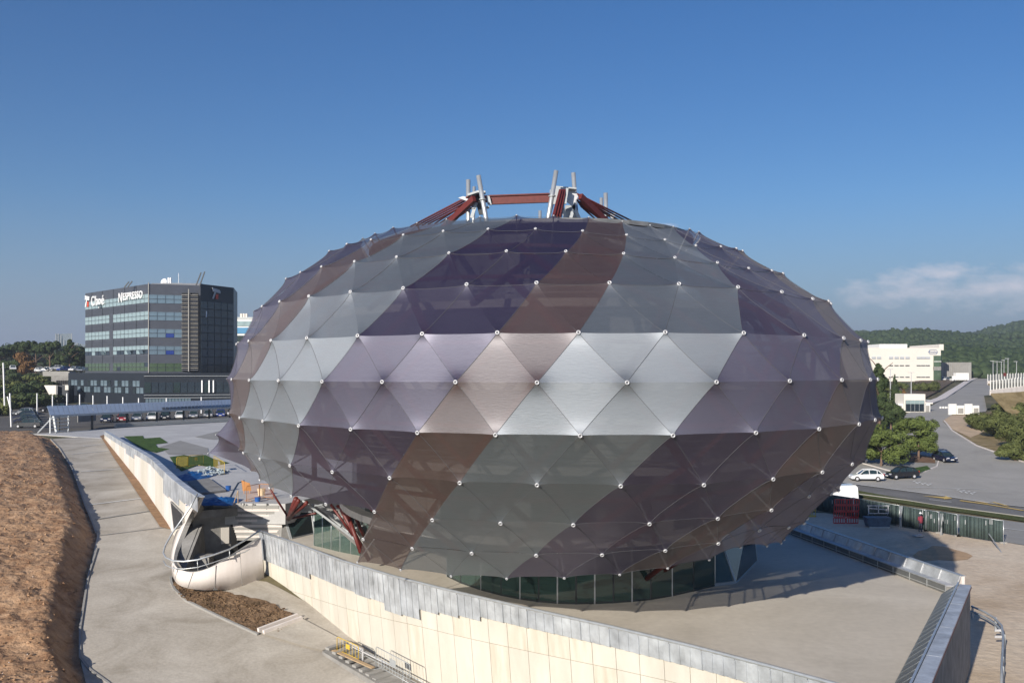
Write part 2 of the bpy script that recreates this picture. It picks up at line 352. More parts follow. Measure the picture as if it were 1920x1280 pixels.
xs = sorted(set([round(-60 + i * 2.0, 2) for i in range(100)] + [float(v) for v in np.concatenate([-60 - np.geomspace(3, 2400, 55), 138 + np.geomspace(3, 2700, 70)])]))
ys = sorted(set([round(18 + i * 2.0, 2) for i in range(100)] + [float(v) for v in 216 + np.geomspace(3, 4500, 90)] + [float(v) for v in 18 - np.geomspace(3, 600, 12)]))
tv = [(x, y, Z(x, max(y, 0))) for y in ys for x in xs]; nx = len(xs)
tf = [(j * nx + i, j * nx + i + 1, (j + 1) * nx + i + 1, (j + 1) * nx + i) for j in range(len(ys) - 1) for i in range(nx - 1)]
tag(mk('ground', tv, tf, M_LAND, smooth=True), kind='structure')

import bmesh
def sheet(name, pts, mt, dz=0.05, step=4.0, zf=None, kind='structure', parent=None, edge=None):
    """a patch of surface lying on the terrain; pts = xy outline"""
    bm = bmesh.new(); bm.faces.new([bm.verts.new((p[0], p[1], 0)) for p in pts])
    X = [p[0] for p in pts]; Y = [p[1] for p in pts]
    for ax, lo, hi in ((0, min(X), max(X)), (1, min(Y), max(Y))):
        st = max(step, (hi - lo) / 60); v = math.ceil(lo / st) * st
        while v < hi:
            co = (v, 0, 0) if ax == 0 else (0, v, 0); no = (1, 0, 0) if ax == 0 else (0, 1, 0)
            bmesh.ops.bisect_plane(bm, geom=bm.verts[:] + bm.edges[:] + bm.faces[:], plane_co=co, plane_no=no); v += st
    for v in bm.verts: v.co.z = (zf or Z)(v.co.x, v.co.y) + dz
    if sum(f.normal.z for f in bm.faces) < 0: bmesh.ops.reverse_faces(bm, faces=bm.faces[:])
    bmesh.ops.recalc_face_normals(bm, faces=bm.faces[:])
    me = bpy.data.meshes.new(name); bm.to_mesh(me); bm.free(); me.materials.append(mt)
    me.polygons.foreach_set('use_smooth', [True] * len(me.polygons))
    o = bpy.data.objects.new(name, me); COL.objects.link(o); LOC[o.name] = (0, 0, 0)
    if kind: o['kind'] = kind
    return o
def G(*pp): return [tuple(ground(px, py)[:2]) for px, py in pp]

# ------------------------------------------------------------------ the dome
D = 58.0
fa, ft0, fq, fphi = 0.01169, -0.08547, 1.41181, -1.23052
NN = 35; dth = 2 * math.pi / NN
RK = [0.15744, 0.18991, 0.2216, 0.25415, 0.27826, 0.28697, 0.2874, 0.27603, 0.25796, 0.23728, 0.22215]
ZK = [0.1235, 0.10591, 0.08366, 0.05808, 0.02441, -0.00664, -0.03872, -0.07134, -0.09931, -0.12451, -0.14842]
def shell(k, s, inset=0.0, zoff=0.0):
    """a point of the shell for ring k (may be fractional) at lattice position s"""
    rr = float(np.interp(k, range(11), RK)) - inset / D; z = float(np.interp(k, range(11), ZK))
    t = ft0 + s * dth; X, Y = rr * math.sin(t), -rr * math.cos(t)
    c, sn = math.cos(fphi), math.sin(fphi); u, v = (c * X + sn * Y) * fq, -sn * X + c * Y
    X, Y = c * u - sn * v, 1 + sn * u + c * v
    return Vector((X * math.cos(fa) + Y * math.sin(fa), -X * math.sin(fa) + Y * math.cos(fa), z)) * D + Vector((0, 0, zoff))
OBS = {
 0: (-6.5, [(680,446),(703,437),(737,426),(781.6,417.6),(837,411),None,(968.5,403),(1038,404),(1104,407),(1167,415),(1219,422)]),
 1: (-6.0, [(617,470),(650,457),(695.6,449),(756,440),(831,433),(915,429),(1004,428.6),(1092.5,432.5),(1175,440),(1247,449),(1305,460)]),
 2: (-6.5, [(536,522),(563,510),(602.5,499.7),(664.4,490),(743.4,481.5),(841.6,474),(949.5,470.5),(1061,471),(1169.5,475),(1265.6,482.5),(1345.5,492),(1404,502.6)]),
 3: (-7.0, [(475,583),(491,574),(524,565),(579,555),(657,547),(756,540),(875,533),(1006,530),(1143,530),(1273.3,532),(1384,538),(1466,547),(1524,560)]),
 4: (-6.5, [(443,645),(466,639),(508,638),(575.3,633.4),(670.6,629),(791.6,625.6),(932.5,623.5),(1084.7,623),(1247.5,622.6),(1394.6,624),(1508,628.3),(1582,633.7),(1614,638)]),
 5: (-7.0, [(424,710),(434,711),(467,712.5),(522,713),(604,715),(716.5,715.6),(854,716),(1007,717),(1176,717),(1343.5,716),(1481,714),(1578.6,712),(1632,711.5),(1646,711)]),
 6: (-6.5, [(428,775),(449,783),(492.5,789),(560,797.5),(657.5,804.5),(782.5,811),(928.8,815),(1088,816.5),(1262,816),(1417.5,811),(1536,804),(1611,795),(1641,787)]),
 7: (-8.0, [(404,815),(447,843),(456,849),(487,860),(543.4,872.5),(623,884.5),(730.6,895.6),(862,905),(1007,909),(1164,911),(1320,909),(1450,898),(1542,885),(1598,870)]),
 8: (-8.5, [(389,850),(470,883),(487,900),(505,915),(546,930),(611,945),(702,959),(810.6,974.5),(938.5,981),(1075,984),(1218,982),(1346,972),(1446.5,956),(1517,930)]),
 9: (-3.0, [(681,1010.6),(773,1028),(884.5,1037),(1005.5,1041),(1129,1040),(1247.5,1032),(1347,1018.7),(1424,994)]),
 10: (-3.5, [(670,1054),(751,1068),(845.6,1080),(950,1084.5),(1058,1083.5),(1162,1077),(1252,1065),(1330,1049),(1389,1026)]),
}
NODE = {}
for k in range(11):
    s0, ob = OBS[k]; par = 0.5 * ((k - 5) % 2); corr = {}
    for i, p in enumerate(ob):
        if p is None: continue
        s = s0 + i; w = shell(k, s)
        corr[round(s * 2)] = Vector(((p[0] - CX) / F * w.y - w.x, 0, (HY - p[1]) / F * w.y - w.z))
    lo, hi = min(corr), max(corr)
    for i in range(NN):
        s = par + i - NN // 2; key = round(s * 2)
        base = shell(k, s)
        if key in corr: c = corr[key]
        else:
            best = Vector((0, 0, 0))
            if lo < key < hi: best = (corr[key - 2] + corr[key + 2]) / 2
            else:
                for e, q in ((lo, corr[lo]), (hi, corr[hi])):
                    dist = min(abs(key - e), abs(key - e + 2 * NN), abs(key - e - 2 * NN)) / 2
                    best = best + q * max(0, 1 - dist / (3 if q.length < 1.2 else 2))
            c = best
        NODE[(k, key)] = base + c
def node(k, s):
    key = round(s * 2)
    par = round(2 * 0.5 * ((k - 5) % 2)); first = par - 2 * (NN // 2)
    key = (key - first) % (2 * NN) + first
    return NODE[(k, key)]
CEN = shell(5, 0); CEN = Vector((math.sin(fa), math.cos(fa), 0)) * D
ZP = -11.4                                        # level of the plaza
def outward(p, k):
    h = Vector((p.x - CEN.x, p.y - CEN.y, 0)).normalized()
    slope = [0.85, 0.75, 0.62, 0.45, 0.2, 0.0, -0.15, -0.35, -0.5, -0.6, -0.6][k]
    return (h * math.sqrt(1 - slope * slope) + Vector((0, 0, slope))).normalized()
dome = empty('domed_building', (CEN.x, CEN.y, ZP), 'huge rounded building wrapped in silver, purple and brown triangular fabric panels', 'building')
SUB = 11
bary = [(i / SUB, j / SUB, 1 - i / SUB - j / SUB) for i in range(SUB + 1) for j in range(SUB + 1 - i)]
bidx = {}
for n_, (a, b, c) in enumerate(bary): bidx[(round(a * SUB), round(b * SUB))] = n_
btri = []
for i in range(SUB):
    for j in range(SUB - i):
        btri.append((bidx[(i, j)], bidx[(i + 1, j)], bidx[(i, j + 1)]))
        if i + j < SUB - 1: btri.append((bidx[(i + 1, j)], bidx[(i + 1, j + 1)], bidx[(i, j + 1)]))
def sagf(a, b, c):
    f = 1 - (a * a + b * b + c * c)
    q = 1.0
    for l in (a, b, c): q *= 1 - math.exp(-(1 - l) / 0.095)
    return 0.05 * f + 0.15 * q
def ringc(k, s):
    """smooth curve through the nodes of a ring"""
    par = 0.5 * ((k - 5) % 2); i = math.floor(s - par + 1e-9); t = s - par - i; i = i + par
    p0, p1, p2, p3 = node(k, i - 1), node(k, i), node(k, i + 1), node(k, i + 2)
    return 0.5 * ((2 * p1) + (p2 - p0) * t + (2 * p0 - 5 * p1 + 4 * p2 - p3) * t * t + (3 * p1 - p0 - 3 * p2 + p3) * t ** 3)
def rowpt(flat, w, tri):
    """a point of a row: the taut skin follows the curve of the rings with only slight facets"""
    k = min(q[0] for q in tri); sp = sum(l * q[1] for l, q in zip(w, tri)); v = sum(l * (q[0] - k) for l, q in zip(w, tri))
    if max(q[0] for q in tri) == k: return flat.lerp(ringc(k, sp), 0.8)
    return flat.lerp(ringc(k, sp) * (1 - v) + ringc(k + 1, sp) * v, 0.8)
def tri_panel(nodes, ks, tri):
    N3 = [outward(p, k) for p, k in zip(nodes, ks)]
    size = sum((nodes[i] - nodes[(i + 1) % 3]).length for i in range(3)) / 3 / 3.0
    out = []
    for (a, b, c) in bary:
        p = rowpt(nodes[0] * a + nodes[1] * b + nodes[2] * c, (a, b, c), tri)
        n = (N3[0] * a + N3[1] * b + N3[2] * c).normalized()
        out.append(p - n * (sagf(a, b, c) * size))
    return out
BAND = {0: M_GREY, 1: M_GREY, 2: M_PURP, 3: M_PURP, 4: M_BROWN}
panels = []
for k in range(10):
    par = 0.5 * ((k - 5) % 2)
    for i in range(NN):
        s = par + i - NN // 2
        for kind in (0, 1):
            if kind == 0: tri = [(k, s), (k + 1, s - 0.5), (k + 1, s + 0.5)]; c = s + 0.5 * (k - 5)
            else: tri = [(k, s), (k + 1, s + 0.5), (k, s + 1)]; c = s + 0.5 * (k - 5)
            if kind == 0: c = c
            cc = int(math.floor(c + 0.01))
            # entrance: the skin stops at ring 8 between the entrance diagonal and the far left
            if k >= 8 and cc < -1 and cc > -13: continue
            nodes = [node(*q) for q in tri]
            mid = (nodes[0] + nodes[1] + nodes[2]) / 3
            nrm = outward(mid, min(k, 9)); vis = nrm.dot(-mid) > -1.5
            panels.append((nodes, [q[0] for q in tri], M_PURP if cc in (5, 6) else BAND[cc % 5], vis, -nrm.dot(mid), tri))  # dark purple put on the right edge for silver fabric in shade
panels.sort(key=lambda q: -q[4])
rest = {}
for n_, (nodes, ks, mt, vis, sc, tri) in enumerate(panels):
    pts = tri_panel(nodes, ks, tri)
    if n_ < 292: mk('fabric_panel', pts, btri, mt, dome, True)
    else: rest.setdefault(mt.name, (mt, []))[1].append(pts)
allv, allf, allm = [], [], []
for mi, (nm, (mt, lst)) in enumerate(rest.items()):
    for pts in lst:
        b = len(allv); allv += pts; allf += [tuple(b + i for i in t) for t in btri]; allm += [mi] * len(btri)
o = mk('rear_fabric_skin', allv, allf, [q[0] for q in rest.values()], dome, True); o.data.polygons.foreach_set('material_index', allm); o['kind'] = 'stuff'
# seams along the panel edges, node caps, props to the inner frame
sm_ = MB(); caps = []; used = set(); edges = set()
def akey(p): return (round(p.x, 3), round(p.y, 3), round(p.z, 3))
for nodes, ks, mt, vis, sc, tri in panels:
    for a in range(3):
        e = (akey(nodes[a]), akey(nodes[(a + 1) % 3]))
        used.add((akey(nodes[a]), ks[a]))
        if e in edges or (e[1], e[0]) in edges: continue
        edges.add(e)
        if not vis: continue
        A, B = nodes[a], nodes[(a + 1) % 3]; na, nb = outward(A, ks[a]), outward(B, ks[(a + 1) % 3]); size = (A - B).length / 3.0
        pts = []
        for i in range(SUB + 1):
            t = i / SUB; n = (na * (1 - t) + nb * t).normalized()
            pts.append(rowpt(A * (1 - t) + B * t, (1 - t, t), (tri[a], tri[(a + 1) % 3])) - n * (sagf(1 - t, t, 0) * size) + n * 0.004)
        sm_.tube(pts, 0.0065, 4, caps=False)
tag(sm_.build('panel_seams', M_SEAM, dome, True), kind='stuff')
cap = MB(); n = 16
prof = [(0.058, 0.02), (0.07, 0.05), (0.105, 0.055), (0.128, 0.025), (0.128, -0.03), (0.10, -0.05)]
b0 = cap.verts([(r * math.cos(2 * math.pi * i / n), r * math.sin(2 * math.pi * i / n), z) for r, z in prof for i in range(n)])
for j in range(len(prof) - 1):
    for i in range(n): cap.face((b0 + j * n + i, b0 + (j + 1) * n + i, b0 + (j + 1) * n + (i + 1) % n, b0 + j * n + (i + 1) % n))
cap.cur = 1
cap.face([b0 + i for i in range(n)]); cap.cur = 0
CAPO = cap.build('node_cap', [M_CAP, M_CAPD], dome, True, base=(0, 0, 0))
inner = lambda p, k, off: p - outward(p, k) * off
cl_ = sorted(used, key=lambda q: -outward(Vector(q[0]), q[1]).dot(-Vector(q[0])))
st = MB()
ncap = 0; back = MB(); first = True
for (kk, k) in cl_:
    p = Vector(kk); nrm = outward(p, k)
    if nrm.dot(-p) < -6: continue
    q = Vector((0, 0, 1)).rotation_difference(nrm); ncap += 1
    sc = 0.45 if k in (10,) else (0.66 if k > 2 else (0.3, 0.52, 0.56)[k])
    if first:
        c = CAPO; c.rotation_mode = 'QUATERNION'; c.rotation_quaternion = q; c.location = p - Vector(LOC[dome.name]); first = False
    else: c = inst(CAPO, dome, p, tuple(q))
    c.scale = (sc,) * 3
# inner frame: red diagrid that follows the skin 1.3 m inside, with grey props to each node
fr = MB(); pr = MB()
OFF = 1.5
for k in range(0, 11):
    par = 0.5 * ((k - 5) % 2)
    for i in range(NN):
        s = par + i - NN // 2; p = node(k, s)
        ip = inner(p, k, OFF)
        open_ = k >= 9 and (s + 0.5 * (k - 5)) < -1.2 and (s + 0.5 * (k - 5)) > -13
        if open_: continue
        pr.bar(p, ip, 0.05)
        if k < 10:
            for ds in (-0.5, 0.5):
                q = node(k + 1, s + ds); c_ = s + ds + 0.5 * (k + 1 - 5)
                if k >= 8 and c_ < -1.2 and c_ > -13: continue
                if (i + k) % 2 == 0 or k in (4, 5, 6, 8): fr.bar(ip, inner(q, k + 1, OFF), 0.16 if (i + k) % 2 else 0.24)
        if k in (0, 2, 4, 6, 8): fr.bar(ip, inner(node(k, s + 1), k, OFF), 0.16)
fr.build('red_diagrid', M_RED, dome); tag(pr.build('node_props', M_GSTEEL, dome), kind='stuff')
# floor slabs and inner body
def ring_pts(k, inset, n=48): return [shell(k, i * NN / n, inset) for i in range(n)]
def slab_at(z, inset, th=0.35, n=48):
    k = float(np.interp(z / D, ZK[::-1], list(range(11))[::-1])); pts = ring_pts(k, inset, n)
    m = MB(); m.prism([(p.x, p.y) for p in pts], z - th, z); return m
for z in (-7.4, -3.9, -0.4, 3.1): slab_at(z, 3.2).build('floor_slab', M_SLAB, dome)
slab_at(7.08, 0.5, 0.2).build('sky_block_disc', M_CORE, dome)  # added disc, keeps the sky from showing through the upper fabric rows
for z0, z1 in ((-7.4, -4.25), (-3.9, -0.75), (-0.4, 2.75), (3.1, 6.6)):
    k = float(np.interp((z0 + 1.5) / D, ZK[::-1], list(range(11))[::-1])); n = 44
    pts = ring_pts(k, 5.2, n)
    for i in range(n):
        a, b = pts[i], pts[(i + 1) % n]; r_ = rnd.random()
        nm_, mt_ = ('storey_glazing', M_GLASSD) if r_ < 0.45 else (('light_panel', M_SLAB) if r_ < 0.6 else ('storey_wall', M_CORE))
        if outward((a + b) / 2, 5).dot(-(a + b) / 2) < -25: continue
        m = MB(); m.slab([(a.x, a.y, z0), (b.x, b.y, z0), (b.x, b.y, z1), (a.x, a.y, z1)], 0.12); m.build(nm_, mt_, dome)
# railing bands and ducts on the galleries
gl = MB()
for z in (-3.9, -0.4, 3.1):
    k = float(np.interp(z / D, ZK[::-1], list(range(11))[::-1])); pts = ring_pts(k, 3.25, 60)
    for h in (0.25, 0.5, 0.75, 1.0): gl.tube([(p.x, p.y, z + h) for p in pts], 0.025, 4, closed=True)
gl.build('gallery_rails', M_PIPE, dome)
# slanted red columns from the plaza to the rim
cm = []
for s in (-17, -14, -11, 5, 8, 11, 14):
    a = shell(10, s, 6.5); a.z = ZP
    for ds in (-1.1, 1.1):
        b = shell(8, s + ds, 2.0)
        m = MB(); m.tube([a, b], 0.13, 8); m.build('slanted_column', M_RED, dome, True)
# glazed drum under the skirt
GP = [(838, 1080), (865, 1093), (902, 1106), (940, 1116), (975, 1123), (1010, 1128), (1045, 1131), (1080, 1132), (1115, 1131.5), (1150, 1130), (1185, 1127.5), (1220, 1124), (1260, 1117), (1300, 1108), (1340, 1098)]
gp = [at(x, y, ZP) for x, y in GP]
zt = ZP + 3.6
for i in range(len(gp) - 1):
    a, b = gp[i], gp[i + 1]; d = (b - a).normalized() * 0.03
    m = MB(); m.slab([a + d, b - d, (b - d) + Vector((0, 0, 3.6)), (a + d) + Vector((0, 0, 3.6))], 0.03); m.build('glass_pane', M_GLASSG, dome)
for i, p in enumerate(gp):
    m = MB(); m.box((p.x, p.y, ZP + 1.8), (0.07, 0.10, 3.6)); m.build('mullion', M_DARK if i % 2 else M_ALU, dome)
m = MB()
for i in range(len(gp) - 1):
    for z in (0.06, 2.55, 3.6): m.bar(gp[i] + Vector((0, 0, z)), gp[i + 1] + Vector((0, 0, z)), 0.07, 0.06)
m.build('glazing_rail', M_DARK, dome)
m = MB()                                         # inside wall and ceiling behind the glass
ins = [p + Vector((0, 5.5, 0)) for p in gp]
for i in range(len(ins) - 1): m.slab([ins[i], ins[i + 1], ins[i + 1] + Vector((0, 0, 3.9)), ins[i] + Vector((0, 0, 3.9))], -0.1)
m.build('lobby_wall', M_CORE, dome)
m = MB(); m.prism([(p.x, p.y) for p in gp] + [(p.x, p.y + 16) for p in reversed(gp)], ZP + 3.62, ZP + 3.9); m.build('lobby_ceiling', M_CONCG, dome)
# glass wedge at the right end of the drum
e0, e1, e2 = at(1340, 1098, ZP), at(1378, 1093, ZP), at(1418, 1052, ZP)
t0, t1, t2 = e0 + Vector((0.3, 1.6, 3.4)), e1 + Vector((-1.1, 1.0, 3.6)), e2 + Vector((-0.2, 0.6, 3.4))
m = MB(); m.slab([e0, e1, t1, t0], 0.05); m.build('glass_pane', M_GLASSG, dome)
m = MB(); m.slab([e1, e2, t2, t1], 0.06); m.build('glass_wedge_side', M_GLASSD, dome)
m = MB(); m.bar(e1, t1, 0.14); m.bar(e1, e2, 0.14); m.bar(t1, t2, 0.12); m.bar(e0, e1, 0.12, 0.3); m.bar(e2, t2, 0.12); m.build('wedge_frame', M_GSTEEL, dome)
# entrance at the left: slanted glass box, doors, struts, raking canopy
q = [P(605, 1030, 62), P(690, 1040, 60.5)]
dz3 = Vector((0, 0, 2.5))
a0, a1, a2 = at(589, 1022, ZP), at(638, 1034, ZP), at(700, 1046, ZP)
for (a, b, nseg) in ((a0, a1, 3), (a1, a2, 3)):
    for i in range(nseg):
        u, v = a.lerp(b, i / nseg), a.lerp(b, (i + 1) / nseg)
        m = MB(); m.slab([u, v, v + dz3, u + dz3], 0.03); m.build('door_glass', M_GLASSC, dome)
        m = MB(); m.tube([u, u + dz3], 0.045, 6); m.build('door_post', M_PIPE, dome, True)
bk = [p + Vector((2.0, 4.5, 0)) for p in (a0, a1, a2)]
m = MB()
for u, v in zip(bk[:-1], bk[1:]): m.slab([u, v, v + dz3, u + dz3], 0.1)
m.build('entrance_back_wall', M_CORE, dome)
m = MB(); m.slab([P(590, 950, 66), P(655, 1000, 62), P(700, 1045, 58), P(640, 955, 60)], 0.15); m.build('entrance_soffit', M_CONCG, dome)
b0_, b1_, b2_, b3_ = at(545, 1010, ZP), at(588, 1000, ZP), P(583, 960, 70), P(530, 958, 69)
m = MB(); m.slab([b0_, b1_, b2_, b3_], 0.05); m.build('slanted_glass', M_GLASSD, dome)
m = MB()
for u, v in ((b0_, b1_), (b1_, b2_), (b2_, b3_), (b3_, b0_)): m.bar(u, v, 0.16)
m.build('slanted_glass_frame', M_GSTEEL, dome)
m = MB(); m.slab([P(498, 955, 70), P(530, 958, 69), b0_, at(527, 1012, ZP)], 0.1); m.build('raking_cheek', M_CONCG, dome)
for pa, pb, r_ in ((P(555, 935, 60), P(541, 972, 64), 0.17), (P(560, 938, 58), P(541, 972, 64), 0.12), (P(506, 916, 63), P(541, 970, 64), 0.07), (P(541, 972, 64), P(592, 962, 62), 0.09), (P(575, 942, 58), P(541, 972, 64), 0.12),
                    (P(640, 955, 57), P(692, 1050, 57.5), 0.12), (P(650, 958, 56), P(677, 1036, 55), 0.12), (P(660, 955, 56), P(686, 1012, 57), 0.10), (P(632, 948, 58), P(700, 985, 57), 0.09), (P(620, 945, 58), P(662, 1004, 58), 0.08)):
    m = MB(); m.tube([pa, pb], r_, 8); m.build('red_strut', M_RED, dome, True)
m = MB()
for i in range(5):
    a = P(568 + i * 4, 938 + i * 3, 60 - i * .3); b = P(640 + i * 14, 985 + i * 12, 59)
    m.bar(a, b, 0.12)
m.bar(P(585, 950, 60), P(605, 945, 59), 0.08); m.bar(P(620, 975, 60), P(650, 965, 59), 0.08); m.bar(P(650, 995, 60), P(680, 985, 59), 0.08)
m.build('raking_frame', M_GSTEEL, dome)
m = MB()
for i in range(6):
    t = i / 6; a = P(575 + 90 * t, 945 + 62 * t, 61); b = P(603 + 85 * t, 948 + 62 * t, 60); c = P(603 + 85 * (t + .15), 948 + 62 * (t + .15), 60); e = P(575 + 90 * (t + .15), 945 + 62 * (t + .15), 61)
    m.slab([a, b, c, e], 0.05)
m.build('raking_roof_panel', M_GALV, dome)

# crown of masts, beams and cables
ZT = 3.0
crown = empty('mast_crown', (CEN.x, CEN.y, 5.4), 'steel masts, red beams and cables standing above the opening of the rounded roof', 'mast structure')
def mast(px, ptop, d, lean=0.0, r=0.115, zb=5.4):
    a = P(px, ptop, d); b = Vector((a.x + lean, a.y, zb))
    m = MB(); m.tube([b, a], r, 12); o = m.build('mast', M_PIPE, crown, True)
    for t in (0.45, 0.72):
        q = b.lerp(a, t); m = MB(); m.tube([q - Vector((0, 0, .03)), q + Vector((0, 0, .03))], r * 1.55, 12); m.build('collar', M_GSTEEL, o, True)
    return a
mast(878, 337, 52, 0.0); mast(897, 329, 49, 0.75); mast(1043, 320, 49, -0.75); mast(1075, 324, 52, 0.35)
mast(1127.5, 371, 58, 0.0, 0.10); mast(1135.5, 362, 56, 0.1, 0.12); mast(1012.5, 395, 62, 0, 0.10); mast(889, 350, 50.5, -0.1, 0.08)
def redbar(pa, pb, w, h=None, nm='red_beam'):
    m = MB(); m.bar(pa, pb, w, h); return m.build(nm, M_RED, crown)
def ib(pa, pb, h):
    pa, pb = Vector(pa), Vector(pb)
    m = MB(); m.bar(pa + Vector((0, 0, h / 2)), pb + Vector((0, 0, h / 2)), 0.22, 0.06); m.bar(pa - Vector((0, 0, h / 2)), pb - Vector((0, 0, h / 2)), 0.22, 0.06); m.bar(pa, pb, 0.05, h)
    m.build('red_beam', M_RED, crown)
ib(P(917, 375, 49.5), P(1030, 371, 49.5), 0.40)
ib(P(888, 374, 50.5), P(1060, 368, 56), 0.3)
for i in range(3): redbar(P(1051 + i * 4, 360, 49 + i * .2), P(1038 + i * 5.5, 410, 46.5 + i * .2), 0.13, 0.3)
redbar(P(1088, 368, 50), P(1150, 428, 52), 0.2, 0.3)
redbar(P(889, 372, 50), P(828, 430, 52), 0.2, 0.3)
m_ = [(885, 368), (889, 373), (893, 379), (896, 386)]
for j in range(8):
    a = P(879 + (j % 4) * 3.5, 368 + j * 2.6, 50.2 + j * .15); b = P(783 + j * 10, 418 - j * 1.0, 55 + j * .3)
    m = MB(); m.tube([a, b + (b - a) * .15], 0.048, 6); m.build('red_cable', M_RED, crown, True)
for j in range(8):
    a = P(1083 + (j % 4) * 2.0, 364 + j * 3.2, 50.2 + j * .15); b = P(1192 - j * 9.5, 418 + (j % 3), 56 + j * .3)
    m = MB(); m.tube([a, b + (b - a) * .15], 0.048, 6); m.build('red_cable', M_RED, crown, True)
def plate(pts, d, th, nm='head_plate', mt=M_GSTEEL):
    q = [P(x, y, d) for x, y in pts]; m = MB(); m.slab(q, th); m.build(nm, mt, crown)
plate([(1031, 356), (1046, 350), (1066, 353), (1062, 382), (1031, 383)], 49.8, 0.14)
plate([(1066, 353), (1072, 353), (1086, 365), (1074, 386), (1063, 378)], 50.4, 0.2, mt=M_CAP)
plate([(1036, 348), (1081, 352), (1081, 354.5), (1036, 350.5)], 50.0, 0.6)
plate([(877, 363), (899, 356), (910, 358), (910, 361), (895, 361), (877, 367)], 50.0, 0.5)
plate([(888, 362), (902, 360), (914, 402), (898, 402)], 50.6, 0.16, mt=M_DARK)
plate([(859, 371), (868, 368), (890, 372), (884, 380)], 50.4, 0.12, mt=M_PIPE)
plate([(905, 388), (917, 386), (917, 388.5), (905, 390.5)], 49.2, 0.4)
plate([(912, 366), (918, 368), (922, 384), (914, 382)], 49.3, 0.25)
plate([(1060, 385), (1075, 385), (1083, 408), (1058, 408)], 51.5, 0.25)
for x0, x1 in ((893, 884), (905, 911), (1036, 1029), (1052, 1060), (1072, 1086), (1078, 1070)):
    m = MB(); m.bar(P(x0, 380, 50.5), P(x1, 409, 50.5), 0.16); m.build('mast_leg', M_GSTEEL, crown)
plate([(1145, 398), (1154, 401), (1150, 410), (1144, 408)], 55, 0.2, mt=M_CAP)

# ------------------------------------------------------------------ plaza, near wall, terrace
RAIL = [(487, 995), (560, 1020), (640, 1050), (740, 1080), (860, 1110), (1000, 1142), (1150, 1175), (1300, 1211), (1450, 1250), (1590, 1288), (1660, 1309)]
ZRAIL = -10.3
rail = [at(x, y, ZRAIL) for x, y in RAIL]
def path_at(pts, s):
    """point at arc length s"""
    for a, b in zip(pts[:-1], pts[1:]):
        l = (b - a).length
        if s <= l: return a.lerp(b, s / l), (b - a).normalized()
        s -= l
    return pts[-1].copy(), (pts[-1] - pts[-2]).normalized()
RL = sum((b - a).length for a, b in zip(rail[:-1], rail[1:]))
inn = Vector((0.55, 0.83, 0))                      # from the near wall towards the plaza
RC, RB = Vector((22.66, 50.4, 0)), Vector((12.55, 32.0, 0))
plaza_poly = [tuple((p + inn * 0.3)[:2]) for p in rail] + [(RB.x - 0.5, RB.y), (RC.x - 0.4, RC.y + 0.4), (18.9, 73.6), (16.5, 92), (-6, 92), (-14.5, 72.5), (-16.5, 67.5)]
m = MB(); m.prism(plaza_poly, ZP - 0.3, ZP); tag(m.build('plaza_floor', M_PLAZA), kind='structure')

wall = empty('retaining_wall', tuple(rail[0][:2]) + (-14,), 'long cream board-marked concrete wall clad on top with galvanised sheets, across the bottom of the view', 'wall')
seam_px = [(487, -13.75), (640, -13.0), (760, -12.6), (1000, -12.25), (1250, -11.95), (1700, -11.7)]
clad_px = [(487, -12.3), (560, -12.05), (622, -12.0), (740, -11.78), (860, -11.4), (900, -11.2), (1000, -11.15), (1300, -11.1), (1700, -11.1)]
def zpx(tab, px): return lerp(px, [t[0] for t in tab], [t[1] for t in tab])
out_ = -inn
s = 0.0; idx = 0; stepw = 1.22
while s < RL - 0.01:
    e = min(RL, s + stepw); a, da = path_at(rail, s + 0.014); b, db = path_at(rail, e - 0.014)
    px = CX + F * a.x / a.y; pxb = CX + F * b.x / b.y
    zs0, zs1 = zpx(seam_px, px), zpx(seam_px, pxb)
    lean = 0.13
    def wp(p, z): return Vector((p.x, p.y, z)) + inn * (0.05 + lean * (ZRAIL - z))
    mt = M_CONC2 if (idx * 7) % 6 == 0 or 20 < idx < 24 else M_CONC
    m = MB(); m.slab([wp(a, zs0 + 0.013), wp(b, zs1 + 0.013), wp(b, -10.75), wp(a, -10.75)], -0.25); m.build('concrete_panel', mt, wall)
    m = MB(); m.slab([wp(a, -17.2), wp(b, -17.2), wp(b, zs1 - 0.013), wp(a, zs0 - 0.013)], -0.25); m.build('concrete_panel', M_CONC if idx % 5 else M_CONC2, wall)
    s = e; idx += 1
m = MB()                                        # tan core that shows in the joints
for a, b in zip(rail[:-1], rail[1:]):
    wp2 = lambda p, z: Vector((p.x, p.y, z)) + inn * (0.085 + 0.13 * (ZRAIL - z))
    m.slab([wp2(a, -17.2), wp2(b, -17.2), wp2(b, -10.8), wp2(a, -10.8)], -0.2)
m.build('wall_core', mat('joint_tan', (0.30, 0.26, 0.19), .9), wall)
